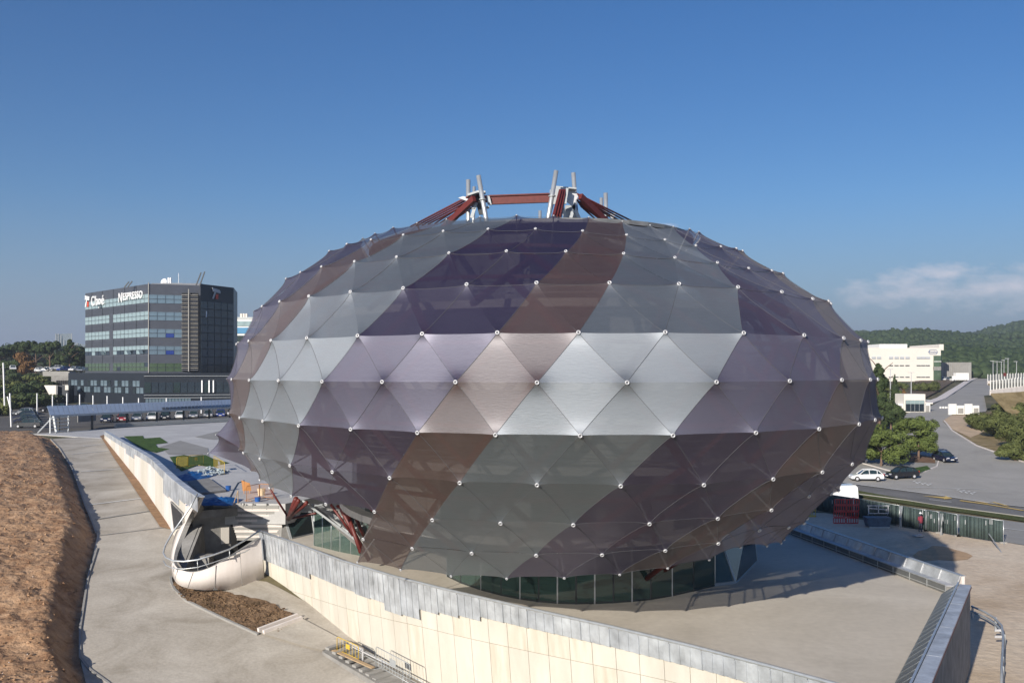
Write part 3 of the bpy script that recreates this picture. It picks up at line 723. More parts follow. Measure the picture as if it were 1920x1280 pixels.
# galvanised cladding sheets with stepped lower edge and a shiny rail
s = 0.0; idx = 0
while s < RL - 0.01:
    e = min(RL, s + 1.5); a, da = path_at(rail, s + 0.01); b, db = path_at(rail, e - 0.01)
    px = CX + F * a.x / a.y
    zb = zpx(clad_px, px); zb = -12.05 + (0.22 if px > 565 else -0.1) if px < 650 else zb
    if 700 < px < 765: zb -= 0.42
    up = lambda p, z: Vector((p.x, p.y, z)) + out_ * (0.02 + 0.004 * (idx % 3) - 0.12 * max(0, ZRAIL - z))
    mt = M_GALV if idx % 3 else M_GALV2
    m = MB()
    # folded sheet: ribs every 0.25 m beyond the plain part
    n = 6
    for i in range(n):
        u, v = a.lerp(b, i / n), a.lerp(b, (i + 1) / n); w = 0.03 if i % 2 else 0.0
        m.slab([up(u, zb) + out_ * w, up(v, zb) + out_ * w, up(v, ZRAIL - 0.05) + out_ * w, up(u, ZRAIL - 0.05) + out_ * w], 0.012)
    m.build('cladding_sheet', mt, wall)
    p2 = up(a, zb) + out_ * 0.05
    m = MB(); m.bar(up(a, zb) + out_ * 0.045, up(a, ZRAIL - 0.1) + out_ * 0.045, 0.03); m.build('cladding_rib', M_GALV2, wall)
    s = e; idx += 1
m = MB(); m.tube([p + Vector((0, 0, 0.0)) for p in rail], 0.075, 10); m.build('top_rail', M_PIPE, wall, True)
m = MB()
for i in range(46):
    p, d_ = path_at(rail, i * RL / 45); m.bar(Vector((p.x, p.y, ZP)) + inn * 0.25, Vector((p.x, p.y, ZRAIL)) + inn * 0.05, 0.05)
m.tube([p + inn * 0.22 + Vector((0, 0, -0.45)) for p in rail], 0.025, 6); m.build('rail_post_row', M_PIPE, wall)

# right-hand parapet and bench-like wall
par_ = empty('side_parapet', (RC.x, RC.y, ZP), 'broad grey metal coping on the dark right side wall with wire mesh guard inside', 'wall')
dr = (RB - RC).normalized(); side = Vector((-dr.y, dr.x, 0)); side = side if side.x > 0 else -side
zc = -10.75
A, B = RC.copy(), RB + dr * 3
m = MB(); m.prism([(A.x, A.y), (A.x + side.x * .55, A.y + side.y * .55), (B.x + side.x * .55, B.y + side.y * .55), (B.x, B.y)], zc - 0.12, zc)
L_ = (B - A).length; nseg = 5
par_parts = []
for i in range(nseg):
    a, b = A + dr * (L_ * i / nseg + .01), A + dr * (L_ * (i + 1) / nseg - .01)
    m = MB(); m.prism([(a.x, a.y), (b.x, b.y), (b.x + side.x * .55, b.y + side.y * .55), (a.x + side.x * .55, a.y + side.y * .55)], zc - 0.12, zc); m.build('coping_sheet', M_GALV, par_)
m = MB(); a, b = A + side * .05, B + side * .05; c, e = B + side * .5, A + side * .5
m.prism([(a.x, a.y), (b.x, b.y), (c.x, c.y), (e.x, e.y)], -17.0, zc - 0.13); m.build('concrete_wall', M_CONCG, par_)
m = MB(); m.bar(A + side * .54 + Vector((0, 0, zc - .12)), B + side * .54 + Vector((0, 0, zc - .12)), 0.05, 0.06); m.build('drip_edge', M_RED, par_)
gi = -side * 0.05
m = MB(); m.bar(A + gi + Vector((0, 0, zc + .06)), B + gi + Vector((0, 0, zc + .06)), 0.07, 0.07); m.build('guard_rail', M_PIPE, par_)
n = 22
for i in range(n):
    p = A + dr * (L_ * i / n) - side * 0.08; q = A + dr * (L_ * (i + 1) / n - .04) - side * 0.08
    m = MB(); m.slab([p + Vector((0, 0, ZP + .05)) - side * .75, q + Vector((0, 0, ZP + .05)) - side * .75, q + Vector((0, 0, zc)), p + Vector((0, 0, zc))], 0.01); m.build('mesh_infill', M_MESHF, par_)
    m = MB(); m.bar(p + Vector((0, 0, ZP)) - side * .77, p + Vector((0, 0, zc)), 0.035); m.build('guard_post', M_PIPE, par_)
bench = empty('bench_wall', (22.3, 51.4, ZP), 'pale metal-lined channel wall with mesh guard running back along the plaza edge', 'wall')
E0, E1 = Vector((22.3, 51.2, 0)), Vector((18.2, 78.0, 0)); de = (E1 - E0).normalized(); sd = Vector((-de.y, de.x, 0)); sd = sd if sd.x > 0 else -sd
Le = (E1 - E0).length; n = 16
for i in range(n):
    a, b = E0 + de * (Le * i / n), E0 + de * (Le * (i + 1) / n - 0.02)
    z = lambda p, h, o: Vector((p.x, p.y, ZP + h)) + sd * o
    m = MB(); m.slab([z(a, .02, 0), z(b, .02, 0), z(b, .38, 0), z(a, .38, 0)], 0.01); m.build('mesh_infill', M_MESHF, bench)
    m = MB(); m.bar(z(a, 0, 0), z(a, .41, 0), 0.04); m.build('guard_post', M_PIPE, bench)
    m = MB(); m.slab([z(a, .40, .02), z(b, .40, .02), z(b, .37, .65), z(a, .37, .65)], 0.05); m.build('shelf_sheet', M_GALV if i % 4 else M_CAP, bench)
    m = MB(); m.slab([z(a, .37, .65), z(b, .37, .65), z(b, .86, .85), z(a, .86, .85)], 0.03); m.build('back_sheet', M_GALV, bench)
    m = MB(); m.bar(z(a, .38, .63), z(a, .87, .83), 0.03); m.build('back_post', M_CAP, bench)
m = MB(); m.bar(z(E0, .42, 0), z(E1, .42, 0), 0.05); m.bar(z(E0, .1, 0), z(E1, .1, 0), 0.04); m.build('guard_rail', M_PIPE, bench)
m = MB(); m.slab([z(E0, .87, .83), z(E1, .87, .83), z(E1, .87, 1.12), z(E0, .87, 1.12)], 0.05); m.build('back_coping', M_GSTEEL, bench)
m = MB(); a, b, c, e = E0 + sd * .9, E1 + sd * .9, E1 + sd * 1.08, E0 + sd * 1.08; m.prism([(a.x, a.y), (b.x, b.y), (c.x, c.y), (e.x, e.y)], -16, ZP + .85); m.build('outer_wall', M_CONCP, bench)
m = MB(); a, b, c, e = E0 + sd * .02, E1 + sd * .02, E1 + sd * .88, E0 + sd * .88; m.prism([(a.x, a.y), (b.x, b.y), (c.x, c.y), (e.x, e.y)], -16, ZP + .33); m.build('bench_base', M_CONCG, bench)

# terrace behind the dome on the left
ZT_ = -9.0
WL0, WL1 = Vector((-19.7, 62.5, 0)), Vector((-54.6, 133.3, 0))
wd = (WL1 - WL0).normalized(); wn_ = Vector((-wd.y, wd.x, 0)); wn_ = wn_ if wn_.x < 0 else -wn_     # outward = to the ramp side
terr = [tuple((WL0 + wd * 7.5 - wn_ * .3)[:2]), tuple((WL1 - wn_ * .3)[:2]), (-69, 143), tuple(at(300, 797, ZT_)[:2]), tuple(at(440, 786, ZT_)[:2]), (-10, 190), (14, 120), (14, 95), (-6, 93), tuple(at(535, 944, ZT_)[:2]), tuple(at(452, 943, ZT_)[:2]), tuple(at(430, 944, ZT_)[:2]), tuple(at(400, 944, ZT_)[:2])]
m = MB(); m.prism(terr, -10.4, ZT_); tag(m.build('terrace_floor', M_TERR), kind='structure')

lw = empty('ramp_side_wall', (WL0.x, WL0.y, -12), 'pale concrete wall with a sloping galvanised metal top beside the empty ramp', 'wall')
def on_wall(px, py):
    k = -(px - CX) / F; d = (19.7 - 0.4929 * 62.5 + 0.0) / (k - 0.4929) if abs(k - 0.4929) > 1e-6 else 60
    return P(px, py, d)
topl = [(195, 808), (230, 829), (262, 847), (284, 860), (300, 876), (325, 899), (350, 919), (374, 934)]
outer = [on_wall(*p) for p in topl]
NW = 14
def topz(t):
    xs_ = [(p - WL0).dot(wd) for p in outer][::-1]; zs_ = [p.z for p in outer][::-1]
    return lerp(t, xs_, zs_)
Lw = (WL1 - WL0).length
for i in range(NW):
    t0_, t1_ = Lw * i / NW + (0.02 if i else 0), Lw * (i + 1) / NW - 0.02
    a, b = WL0 + wd * t0_, WL0 + wd * t1_
    ba, bb = (-11.0 if i == 0 else -13.5), -13.5
    m = MB()
    if i == 0: m.slab([on_wall(362, 956), on_wall(354, 972), Vector((b.x, b.y, on_wall(348, 992).z)), Vector((b.x, b.y, topz(t1_))), Vector((a.x, a.y, topz(t0_)))], 0.35)
    else: m.slab([Vector((a.x, a.y, ba)), Vector((b.x, b.y, -13.5)), Vector((b.x, b.y, topz(t1_))), Vector((a.x, a.y, topz(t0_)))], 0.35)
    m.build('concrete_panel', M_CONC if i % 2 else M_CONCP, lw)
for i in range(NW * 2):
    t0_, t1_ = Lw * i / NW / 2, Lw * (i + 1) / NW / 2
    a, b = WL0 + wd * t0_ + wn_ * 0.05, WL0 + wd * t1_ + wn_ * 0.05
    h = (0.9, 0.9, 1.0, 1.5, 1.5, 1.7, 0.6, 0.55, 0.55, 0.5)[i] if i < 10 else (0.95 if i in (14, 15, 16) else 0.5)
    m = MB(); m.slab([Vector((a.x, a.y, topz(t0_) - h)), Vector((b.x, b.y, topz(t1_) - h)), Vector((b.x, b.y, topz(t1_) + .05)), Vector((a.x, a.y, topz(t0_) + .05))], 0.02)
    m.build('cladding_sheet', M_GALV if i % 3 else M_GALV2, lw)
m = MB()
pts = [WL0 + wd * (Lw * i / 20) for i in range(21)]
for a, b, i in zip(pts[:-1], pts[1:], range(20)):
    za, zb = topz(Lw * i / 20) + .07, topz(Lw * (i + 1) / 20) + .07
    m.slab([Vector((a.x, a.y, za)) + wn_ * .09, Vector((b.x, b.y, zb)) + wn_ * .09, Vector((b.x, b.y, zb)) - wn_ * .4, Vector((a.x, a.y, za)) - wn_ * .4], 0.05)
m.build('metal_coping', M_GALV, lw)
# door opening in the wall end
q = [on_wall(323, 940), on_wall(345, 962), on_wall(346, 984), on_wall(329, 990)]
m = MB(); m.slab([p + wn_ * 0.06 for p in q], -0.06); m.build('dark_door_opening', M_DARK, lw)
m = MB()
for a, b in zip(q, q[1:] + q[:1]): m.bar(a + wn_ * 0.08, b + wn_ * 0.08, 0.10)
m.build('door_frame', M_CONCG, lw)

# curved parapet that swings round from the side wall to the near wall
scoop = empty('curved_parapet', tuple(P(335, 1066, 60.5)), 'curved pale concrete parapet swooping down and round below the stairs', 'wall')
TT = [(374, 934, 62.4), (366, 946, 63.5), (357, 962, 64.8), (346, 985, 65.6), (336, 1010, 65.0), (329, 1030, 63.6), (326, 1048, 61.8), (329, 1060, 60.6), (341, 1068, 60.35), (362, 1072, 60.2), (390, 1065, 60.35), (420, 1050, 60.9), (450, 1032, 61.7), (489, 1008, 63.4)]
BB = [(362, 954, 64.4), (352, 978, 66.6), (342, 990, 68.4), (332, 994, 69.0), (325, 1012, 67.6), (320, 1040, 64.8), (320, 1060, 62.8), (324, 1080, 61.3), (333, 1094, 60.5), (352, 1102, 60.3), (385, 1106, 60.5), (420, 1105, 61.1), (455, 1103, 62.0), (497, 1100, 63.7)]
T = [P(*q) for q in TT]; Bq = [P(*q) for q in BB]
fine = []
for lst in (T, Bq):
    o_ = []
    for i in range(len(lst) - 1):
        for j in range(4):
            t = j / 4; p0 = lst[max(i - 1, 0)]; p1 = lst[i]; p2 = lst[i + 1]; p3 = lst[min(i + 2, len(lst) - 1)]
            o_.append(0.5 * ((2 * p1) + (p2 - p0) * t + (2 * p0 - 5 * p1 + 4 * p2 - p3) * t * t + (3 * p1 - p0 - 3 * p2 + p3) * t ** 3))
    o_.append(lst[-1]); fine.append(o_)
Tf, Bf = fine
pc = P(400, 1000, 66)
def thick(p): v = Vector((pc.x - p.x, pc.y - p.y, 0)); return p + v.normalized() * 0.32
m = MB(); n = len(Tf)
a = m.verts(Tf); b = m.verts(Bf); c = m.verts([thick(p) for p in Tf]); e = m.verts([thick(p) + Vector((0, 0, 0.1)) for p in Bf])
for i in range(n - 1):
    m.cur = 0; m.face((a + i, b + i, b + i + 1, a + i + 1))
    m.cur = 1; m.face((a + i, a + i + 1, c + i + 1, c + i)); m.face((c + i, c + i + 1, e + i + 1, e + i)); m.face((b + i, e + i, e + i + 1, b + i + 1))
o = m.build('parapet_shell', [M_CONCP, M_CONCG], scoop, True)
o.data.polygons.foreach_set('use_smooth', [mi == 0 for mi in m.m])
for i0 in range(24, n - 1, 6):
    m = MB(); m.bar(Tf[i0] + Vector((-0.003, -0.02, -.02)), Bf[i0] + Vector((-0.003, -0.02, .02)), 0.02, 0.02); m.build('shutter_joint', M_CONCG, scoop)
# underside and shaded return below the prow
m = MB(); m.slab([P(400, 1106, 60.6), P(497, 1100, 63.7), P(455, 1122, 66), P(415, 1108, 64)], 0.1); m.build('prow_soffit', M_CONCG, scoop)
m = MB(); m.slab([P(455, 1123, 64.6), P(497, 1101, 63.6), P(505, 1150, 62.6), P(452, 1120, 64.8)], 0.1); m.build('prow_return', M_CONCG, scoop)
# handrails
hr = empty('curved_handrail', tuple(P(335, 1040, 61)), 'slender bent steel handrail looping round the curved parapet', 'handrail')
H = [(370, 925, 62.4), (357, 950, 62.2), (340, 975, 62), (322, 1000, 61.6), (310, 1022, 61.2), (306, 1036, 60.9), (311, 1045, 60.5), (325, 1051, 60.2), (345, 1052, 60.1), (370, 1049, 60.1), (400, 1040, 60.4), (430, 1029, 61), (460, 1012, 62), (487, 994, 63.6)]
m = MB(); m.tube([P(*q) for q in H], 0.055, 8); m.build('tube', M_PIPE, hr, True)
m = MB(); m.tube([P(x, y + 14 + 8 * (i > 6), d) for i, (x, y, d) in enumerate(H[5:])], 0.03, 6); m.build('lower_tube', M_PIPE, hr, True)
for i in (7, 9, 11):
    x, y, d = H[i]; m = MB(); m.tube([P(x, y, d), P(x + 1, y + 20, d)], 0.025, 6); m.build('post', M_PIPE, hr, True)

# the pit between parapet and stairs
pit = empty('service_pit', tuple(P(400, 1040, 66)), 'shaded concrete stairwell pit under the terrace edge', 'pit')
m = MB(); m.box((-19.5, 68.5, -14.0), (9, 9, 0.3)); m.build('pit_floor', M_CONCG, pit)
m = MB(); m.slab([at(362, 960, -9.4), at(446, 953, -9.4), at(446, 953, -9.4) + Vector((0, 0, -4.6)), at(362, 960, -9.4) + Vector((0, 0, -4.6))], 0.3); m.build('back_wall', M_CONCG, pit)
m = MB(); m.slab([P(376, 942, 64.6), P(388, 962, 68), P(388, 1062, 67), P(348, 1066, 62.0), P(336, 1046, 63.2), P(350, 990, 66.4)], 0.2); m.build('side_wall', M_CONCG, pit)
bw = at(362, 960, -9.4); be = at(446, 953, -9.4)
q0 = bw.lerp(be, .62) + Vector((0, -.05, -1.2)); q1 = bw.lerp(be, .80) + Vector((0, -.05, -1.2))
m = MB(); m.slab([q0, q1, q1 + Vector((0, 0, -1.1)), q0 + Vector((0, 0, -1.1))], -0.04); m.build('painted_light_opening', M_CREAM, pit)  # cream plate, the light in the opening is painted on
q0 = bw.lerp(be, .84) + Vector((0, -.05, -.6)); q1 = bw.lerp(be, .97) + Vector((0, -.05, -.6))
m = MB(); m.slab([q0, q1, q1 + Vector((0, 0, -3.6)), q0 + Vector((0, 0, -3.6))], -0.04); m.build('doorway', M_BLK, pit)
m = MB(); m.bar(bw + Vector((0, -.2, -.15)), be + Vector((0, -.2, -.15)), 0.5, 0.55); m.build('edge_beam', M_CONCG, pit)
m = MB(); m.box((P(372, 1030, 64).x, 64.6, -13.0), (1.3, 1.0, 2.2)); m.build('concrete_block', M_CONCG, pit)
def ladder(base, top, w, nm, label):
    r0 = empty(nm, tuple(base), label, 'ladder')
    s_ = Vector((1, 0.1, 0)).normalized() * w / 2
    for sg in (-1, 1):
        m = MB(); m.bar(base + s_ * sg, top + s_ * sg * .8, 0.05, 0.08); m.build('stile', M_PIPE, r0)
    k_ = 9
    for i in range(1, k_):
        p = base.lerp(top, i / k_); m = MB(); m.bar(p - s_, p + s_, 0.05, 0.05); m.build('rung', M_PIPE, r0)
    for sg in (-1, 1):
        m = MB(); m.bar(base + s_ * sg + Vector((.9, .8, .1)), top + s_ * sg * .8, 0.04); m.build('rear_leg', M_PIPE, r0)
ladder(P(379, 1035, 67.5), P(390, 968, 68), 0.42, 'step_ladder', 'tall aluminium step ladder standing in the shaded pit')

# entrance stairs
stairs = empty('entrance_stairs', tuple(at(480, 1000, ZP)), 'wide flight of pale concrete steps between terrace and entrance', 'stairs')
a_t, b_t = at(449, 944, ZT_), at(522, 944, ZT_); a_b, b_b = at(428, 1008, ZP + .0), at(533, 1008, ZP + .0)
ns = 13
for i in range(ns):
    t = i / ns; t2 = (i + 1) / ns
    a, b, c, e = a_t.lerp(a_b, t), b_t.lerp(b_b, t), b_t.lerp(b_b, t2), a_t.lerp(a_b, t2)
    z = ZT_ - 0.02 - (ZT_ - ZP) * t
    m = MB(); m.prism([(a.x, a.y), (b.x, b.y), (c.x, c.y - .04), (e.x, e.y - .04)], z - 0.32, z - 0.09); m.build('step', M_CONCP if i % 2 else M_WALK, stairs)
m = MB()
for w in (0.12, 0.35, 0.7):
    m.bar(a_t.lerp(b_t, w) + Vector((0, 0, .02)), Vector(a_b.lerp(b_b, w)) + Vector((0, 0, .1)), 0.08, 0.1)
m.build('stringer', M_CONCG, stairs)
m = MB()
for a, b in ((a_t, a_b),):
    m.tube([a + Vector((-.1, 0, .9)), b + Vector((-.1, 0, .9))], 0.03, 6); m.tube([a + Vector((-.1, 0, 0)), a + Vector((-.1, 0, .9))], 0.03, 6); m.tube([b + Vector((-.1, 0, -.3)), b + Vector((-.1, 0, .9))], 0.03, 6); m.tube([(a + b) / 2 + Vector((-.1, 0, 0)), (a + b) / 2 + Vector((-.1, 0, .9))], 0.03, 6)
m.build('stair_rail', M_WOOD, stairs)

# terrace clutter
def zt(x, y): return ZT_
def turf(nm, pts, lab):
    tag(sheet(nm, [tuple(at(x, y, ZT_)[:2]) for x, y in pts], M_GRASS, 0.04, 3, zt), kind='structure')
turf('lawn', [(232, 818), (268, 817), (270, 822), (300, 820), (315, 830), (292, 833), (296, 839), (318, 842), (292, 849), (268, 842), (255, 835)], 'x')
turf('lawn', [(318, 857), (345, 853), (360, 856), (385, 853), (400, 860), (430, 868), (408, 872), (400, 877), (372, 872), (340, 884), (328, 872)], 'x')
m = MB()
def paver_band(z=0.02): pass
tag(sheet('paving_band', [tuple(at(x, y, ZT_)[:2]) for x, y in ((300, 838), (338, 826), (390, 840), (392, 856), (350, 852), (316, 852))], M_WALK, 0.03, 3, zt), kind='structure')
tag(sheet('paving_band', [tuple(at(x, y, ZT_)[:2]) for x, y in ((366, 819), (420, 806), (440, 808), (440, 820), (400, 824), (384, 822))], M_WALK, 0.03, 3, zt), kind='structure')
def crumple(nm, px, py, rx, ry, h, mt, label, cat, seed=1, z=ZT_):
    c = at(px, py, z); r2 = random.Random(seed); n = 22; V = []; Fc = []
    for j in range(n + 1):
        for i in range(n + 1):
            u, v = i / n * 2 - 1, j / n * 2 - 1; e = max(0, 1 - max(abs(u), abs(v)) ** 4)
            nz_ = noise.noise(Vector((u * 2.5 + seed, v * 2.5, seed))) * 0.6 + noise.noise(Vector((u * 7, v * 7, seed))) * 0.4
            wob = 1 + 0.18 * noise.noise(Vector((u * 2, v * 2, seed + 5)))
            V.append((c.x + u * rx * wob, c.y + v * ry * wob, z + 0.03 + e * h * (0.45 + nz_)))
    for j in range(n):
        for i in range(n): Fc.append((j * (n + 1) + i, j * (n + 1) + i + 1, (j + 1) * (n + 1) + i + 1, (j + 1) * (n + 1) + i))
    me = mk(nm, V, Fc, mt, smooth=True, base=tuple(c)); return tag(me, label, cat)
crumple('tarpaulin', 366, 893, 1.5, 3.6, 0.45, M_TARP, 'rumpled blue tarpaulin spread beside the side wall, below the lawn', 'tarpaulin', 3)
crumple('tarpaulin', 404, 942, 1.5, 1.7, 0.35, M_TARP, 'blue tarpaulin at the terrace edge right above the pit', 'tarpaulin', 5)
m = MB(); c = at(400, 918, ZT_); m.prism([tuple(at(352, 905, ZT_)[:2]), tuple(at(392, 899, ZT_)[:2]), tuple(at(424, 922, ZT_)[:2]), tuple(at(376, 928, ZT_)[:2])], ZT_ + .02, ZT_ + .16)
tag(m.build('board_platform', M_CONCG), 'flat dark board platform lying between the two blue tarpaulins', 'platform')
m = MB(); r2 = random.Random(4); c = at(392, 888, ZT_)
M_RUB = mat('bright_scrap', (0.42, 0.48, 0.50), 0.5, var=0.5, scale=3)
for i in range(150):
    a = r2.uniform(0, 6.28); rr = r2.random() ** .6; x, y = c.x + math.cos(a) * rr * 1.5, c.y + math.sin(a) * rr * 2.6
    m.box((x, y, ZT_ + 0.1 + (1 - rr) * r2.uniform(0, .6)), (r2.uniform(.08, .5), r2.uniform(.06, .25), r2.uniform(.03, .12)), rot=Matrix.Rotation(r2.uniform(0, 6), 3, 'Z') @ Matrix.Rotation(r2.uniform(-.7, .7), 3, 'X'))
tag(m.build('rubble_heap', M_RUB), 'heap of pale building scrap and plastic on the terrace', 'heap', kind='stuff')
def barrier(p0, p1, mt, label, h=1.05, plate=True, nm='crowd_barrier', plate_mt=None, nb=11, group=None):
    p0, p1 = Vector(p0), Vector(p1); r0 = empty(nm, tuple(p0.lerp(p1, .5)), label, 'barrier', group)
    up = Vector((0, 0, h)); u8 = Vector((0, 0, .12)); d_ = (p1 - p0).normalized()
    m = MB(); m.tube([p0, p0 + up * .93, p0 + up + d_ * .08, p1 + up - d_ * .08, p1 + up * .93, p1], 0.022, 6); m.build('frame', mt, r0, True)
    m = MB(); m.tube([p0 + u8, p1 + u8], 0.018, 6); m.build('bottom_rail', mt, r0, True)
    for i in range(1, nb):
        q = p0.lerp(p1, i / nb); m = MB(); m.bar(q + u8, q + up, 0.016); m.build('upright', mt, r0)
    if plate:
        q0, q1 = p0.lerp(p1, .42), p0.lerp(p1, .60); m = MB(); m.slab([q0 + up * .5, q1 + up * .5, q1 + up * .8, q0 + up * .8], 0.015); m.build('plate', plate_mt or M_GSTEEL, r0)
    s_ = d_.cross(Vector((0, 0, 1))) * .3
    for q in (p0 + d_ * .3, p1 - d_ * .3):
        m = MB(); m.bar(q - s_ + Vector((0, 0, .03)), q + s_ + Vector((0, 0, .03)), 0.05, .03); m.build('foot', mt, r0)
barrier(at(331, 878, ZT_), at(352, 875, ZT_), M_YEL, 'yellow barrier on the shaded lawn, nearest to the side wall', plate=False)
barrier(at(353, 875, ZT_), at(381, 872, ZT_), M_YEL, 'yellow barrier in the middle of the second lawn', plate=True, plate_mt=M_YEL)
barrier(at(401, 875, ZT_), at(421, 889, ZT_), M_YEL, 'yellow barrier behind the heap of scrap, turned at an angle', plate=True, plate_mt=M_CONCG)
barrier(at(462, 940, ZT_ + .0), at(486, 934, ZT_), M_ORA, 'orange barrier at the head of the stairs, left one', plate=False)
barrier(at(487, 934, ZT_), at(512, 936, ZT_), M_ORA, 'orange barrier at the head of the stairs, right one', plate=False)
def bucket(px, py, z, r, h, mt, label, cat='bucket', nm='bucket'):
    c = at(px, py, z); m = MB(); n = 12
    m.tube([c, c + Vector((0, 0, h))], [r * .8, r], n); return tag(m.build(nm, mt, base=tuple(c)), label, cat)
M_BUCK = mat('blue_plastic', (0.02, 0.10, 0.35), 0.4)
bucket(428, 919, ZT_, .22, .35, M_BUCK, 'small blue tub standing alone on the pale terrace')
bucket(483, 940, ZT_, .22, .3, M_BUCK, 'small blue tub beside the orange barriers')
M_HIV = mat('white_orange_bag', (0.75, 0.6, 0.4), 0.6)
bucket(490, 928, ZT_, .3, .5, M_HIV, 'pale sack behind the orange barriers', 'sack', 'sack')
m = MB(); c = at(455, 925, ZT_)
m.slab([c + Vector((0, 0, .2)), c + Vector((.6, .2, .2)), c + Vector((.5, .1, .75)), c + Vector((-.1, 0, 1.0))], .04); m.bar(c + Vector((0.1, 0, 0)), c + Vector((.1, 0, .9)), .05); m.bar(c + Vector((0.5, 0.15, 0)), c + Vector((.45, .1, .8)), .05)
tag(m.build('orange_board', M_ORA, base=tuple(c)), 'leaning orange safety board beside the stair head', 'safety board')
m = MB(); pts = [at(x, y, ZT_ + .03) for x, y in ((425, 945), (432, 930), (440, 915), (446, 905), (458, 900))]; m.tube(pts, 0.03, 5)
tag(m.build('hose', M_DARK), 'black cable curling across the pale terrace paving', 'cable')

# ------------------------------------------------------------------ ramp, bed, mound, foreground
ramp_pts = G((95, 824), (190, 817), (316, 986), (340, 1000), (345, 1070), (500, 1092), (640, 1165), (800, 1255), (1100, 1330), (1300, 1500), (200, 1400), (152, 1245), (150, 1180), (166, 1080), (182, 1006), (160, 950), (135, 880), (112, 842))
sheet('ramp_paving', ramp_pts, M_RAMP, 0.07, 2.0)
def strip(nm, pp, w, mt, dz, h=0.0, kind='structure', label=None, cat=None):
    """a low band following the ground (kerb when h > 0)"""
    pts = [ground(*p) for p in pp]; L = []; Rr = []
    for i, p in enumerate(pts):
        a = pts[max(i - 1, 0)]; b = pts[min(i + 1, len(pts) - 1)]; d_ = (b - a); d_.z = 0; d_.normalize(); s_ = Vector((-d_.y, d_.x, 0)) * w / 2
        L.append(p + s_); Rr.append(p - s_)
    m = MB()
    for i in range(len(pts) - 1):
        n = max(1, int((pts[i + 1] - pts[i]).length / 3))
        for j in range(n):
            u, v = j / n, (j + 1) / n; q = [L[i].lerp(L[i + 1], u), L[i].lerp(L[i + 1], v), Rr[i].lerp(Rr[i + 1], v), Rr[i].lerp(Rr[i + 1], u)]
            q = [Vector((k.x, k.y, Z(k.x, k.y) + dz + h)) for k in q]
            if h > 0: m.slab(q[::-1] if (q[1] - q[0]).cross(q[3] - q[0]).z < 0 else q, -h - .15)
            else: m.poly(q)
    o = m.build(nm, mt)
    if label: tag(o, label, cat)
    else: tag(o, kind=kind)
    return o
for pp in (((155, 838), (198, 833)), ((133, 853), (205, 846)), ((150, 886), (228, 880)), ((168, 948), (272, 935)), ((178, 976), (292, 958))):
    strip('joint_line', pp, 0.28, M_ROADW if pp[0][0] != 178 else M_CONCG, 0.11)
strip('joint_line', ((186, 1006), (250, 998), (312, 990)), 0.12, M_CONCG, 0.11)
strip('kerb', ((95, 824), (112, 842), (135, 880), (160, 950), (180, 1000)), 0.12, M_WALK, 0.07, 0.08)
strip('kerb', ((182, 1030), (166, 1080), (150, 1180), (150, 1235), (168, 1258), (205, 1285)), 0.12, M_WALK, 0.07, 0.08)
# brown bed along the side wall
sheet('soil_strip', G((187, 819), (197, 815), (325, 984), (327, 992), (318, 994), (300, 990), (250, 915), (215, 862)), mat('orange_soil', (0.26, 0.15, 0.075), 1, var=.3, scale=1.5, bump=.4), 0.12, 2)
bed = G((322, 1086), (333, 1100), (400, 1108), (455, 1120), (500, 1130), (562, 1163), (483, 1192), (420, 1163), (350, 1130), (326, 1110))
def bump_bed(x, y): return Z(x, y) + 0.12 * noise.noise(Vector((x * 1.3, y * 1.3, 0))) + .08 * noise.noise(Vector((x * 4, y * 4, 3)))
sheet('planting_bed', bed, M_BED, 0.16, 0.35, bump_bed)
strip('kerb', ((320, 1085), (321, 1095), (327, 1108), (350, 1130), (420, 1164), (484, 1193)), 0.14, M_WALK, 0.07, 0.12)
m = MB(); r2 = random.Random(12)
for i in range(330):
    t = r2.random(); u = r2.random(); p = ground(335 + 200 * t, 1104 + 40 * t + u * (22 + 30 * t))
    s_ = r2.uniform(.03, .11); m.box((p.x, p.y, p.z + .2), (s_, s_ * r2.uniform(.5, 1.5), s_ * .7), r2.uniform(0, 3))
tag(m.build('soil_clods', M_BED), kind='stuff')
landing = G((484, 1192), (562, 1163), (655, 1213), (604, 1226), (560, 1215))
sheet('landing', landing, M_RAMP, 0.22, 2.0)
kb = empty('landing_kerbs', tuple(ground(520, 1180)), 'two pale concrete kerb beams crossing the bed at the landing', 'kerb beam')
for (a, b) in (((484, 1190), (558, 1162)), ((494, 1194), (566, 1167))):
    u, v = ground(*a, .28), ground(*b, .28); m = MB(); m.bar(u, v, .18, .22); m.build('beam', M_CONCP, kb)
# lower stairs along the near wall
ls = empty('lower_stairs', tuple(ground(680, 1240)), 'dark grey steps going down along the foot of the cream wall', 'stairs')
for i in range(11):
    u = ground(610 + 12.5 * i, 1230 + 7.6 * i); v = ground(650 + 12.5 * i, 1208 + 8.2 * i)
    st_ = (ground(610 + 12.5 * (i + .55), 1230 + 7.6 * (i + .55)) - u); st_.z = 0; z = u.z + .50 - .02 * i; ww = Vector((v.x, v.y, 0)); uu = Vector((u.x, u.y, 0))
    q = [uu, uu + st_, ww + st_, ww]
    m = MB(); m.prism([(p.x, p.y) for p in q], z - .12, z); m.build('step', M_WALK, ls)
q = [ground(604, 1228), ground(652, 1206), ground(790, 1298), ground(752, 1316)]
m = MB(); m.prism([(p.x, p.y) for p in q], [p.z - .4 for p in q], [p.z + .22 for p in q]); m.build('stair_base', M_CONCG, ls)
m = MB(); pts = []
for i in range(9):
    t = i / 8; p = P(643 + t * 150, 1198 + t * 80, 53.3 - t * 5); pts.append(p)
rl = MB(); rl.tube(pts, .028, 6); rl.tube([p + Vector((0, 0, -.22)) for p in pts], .02, 6)
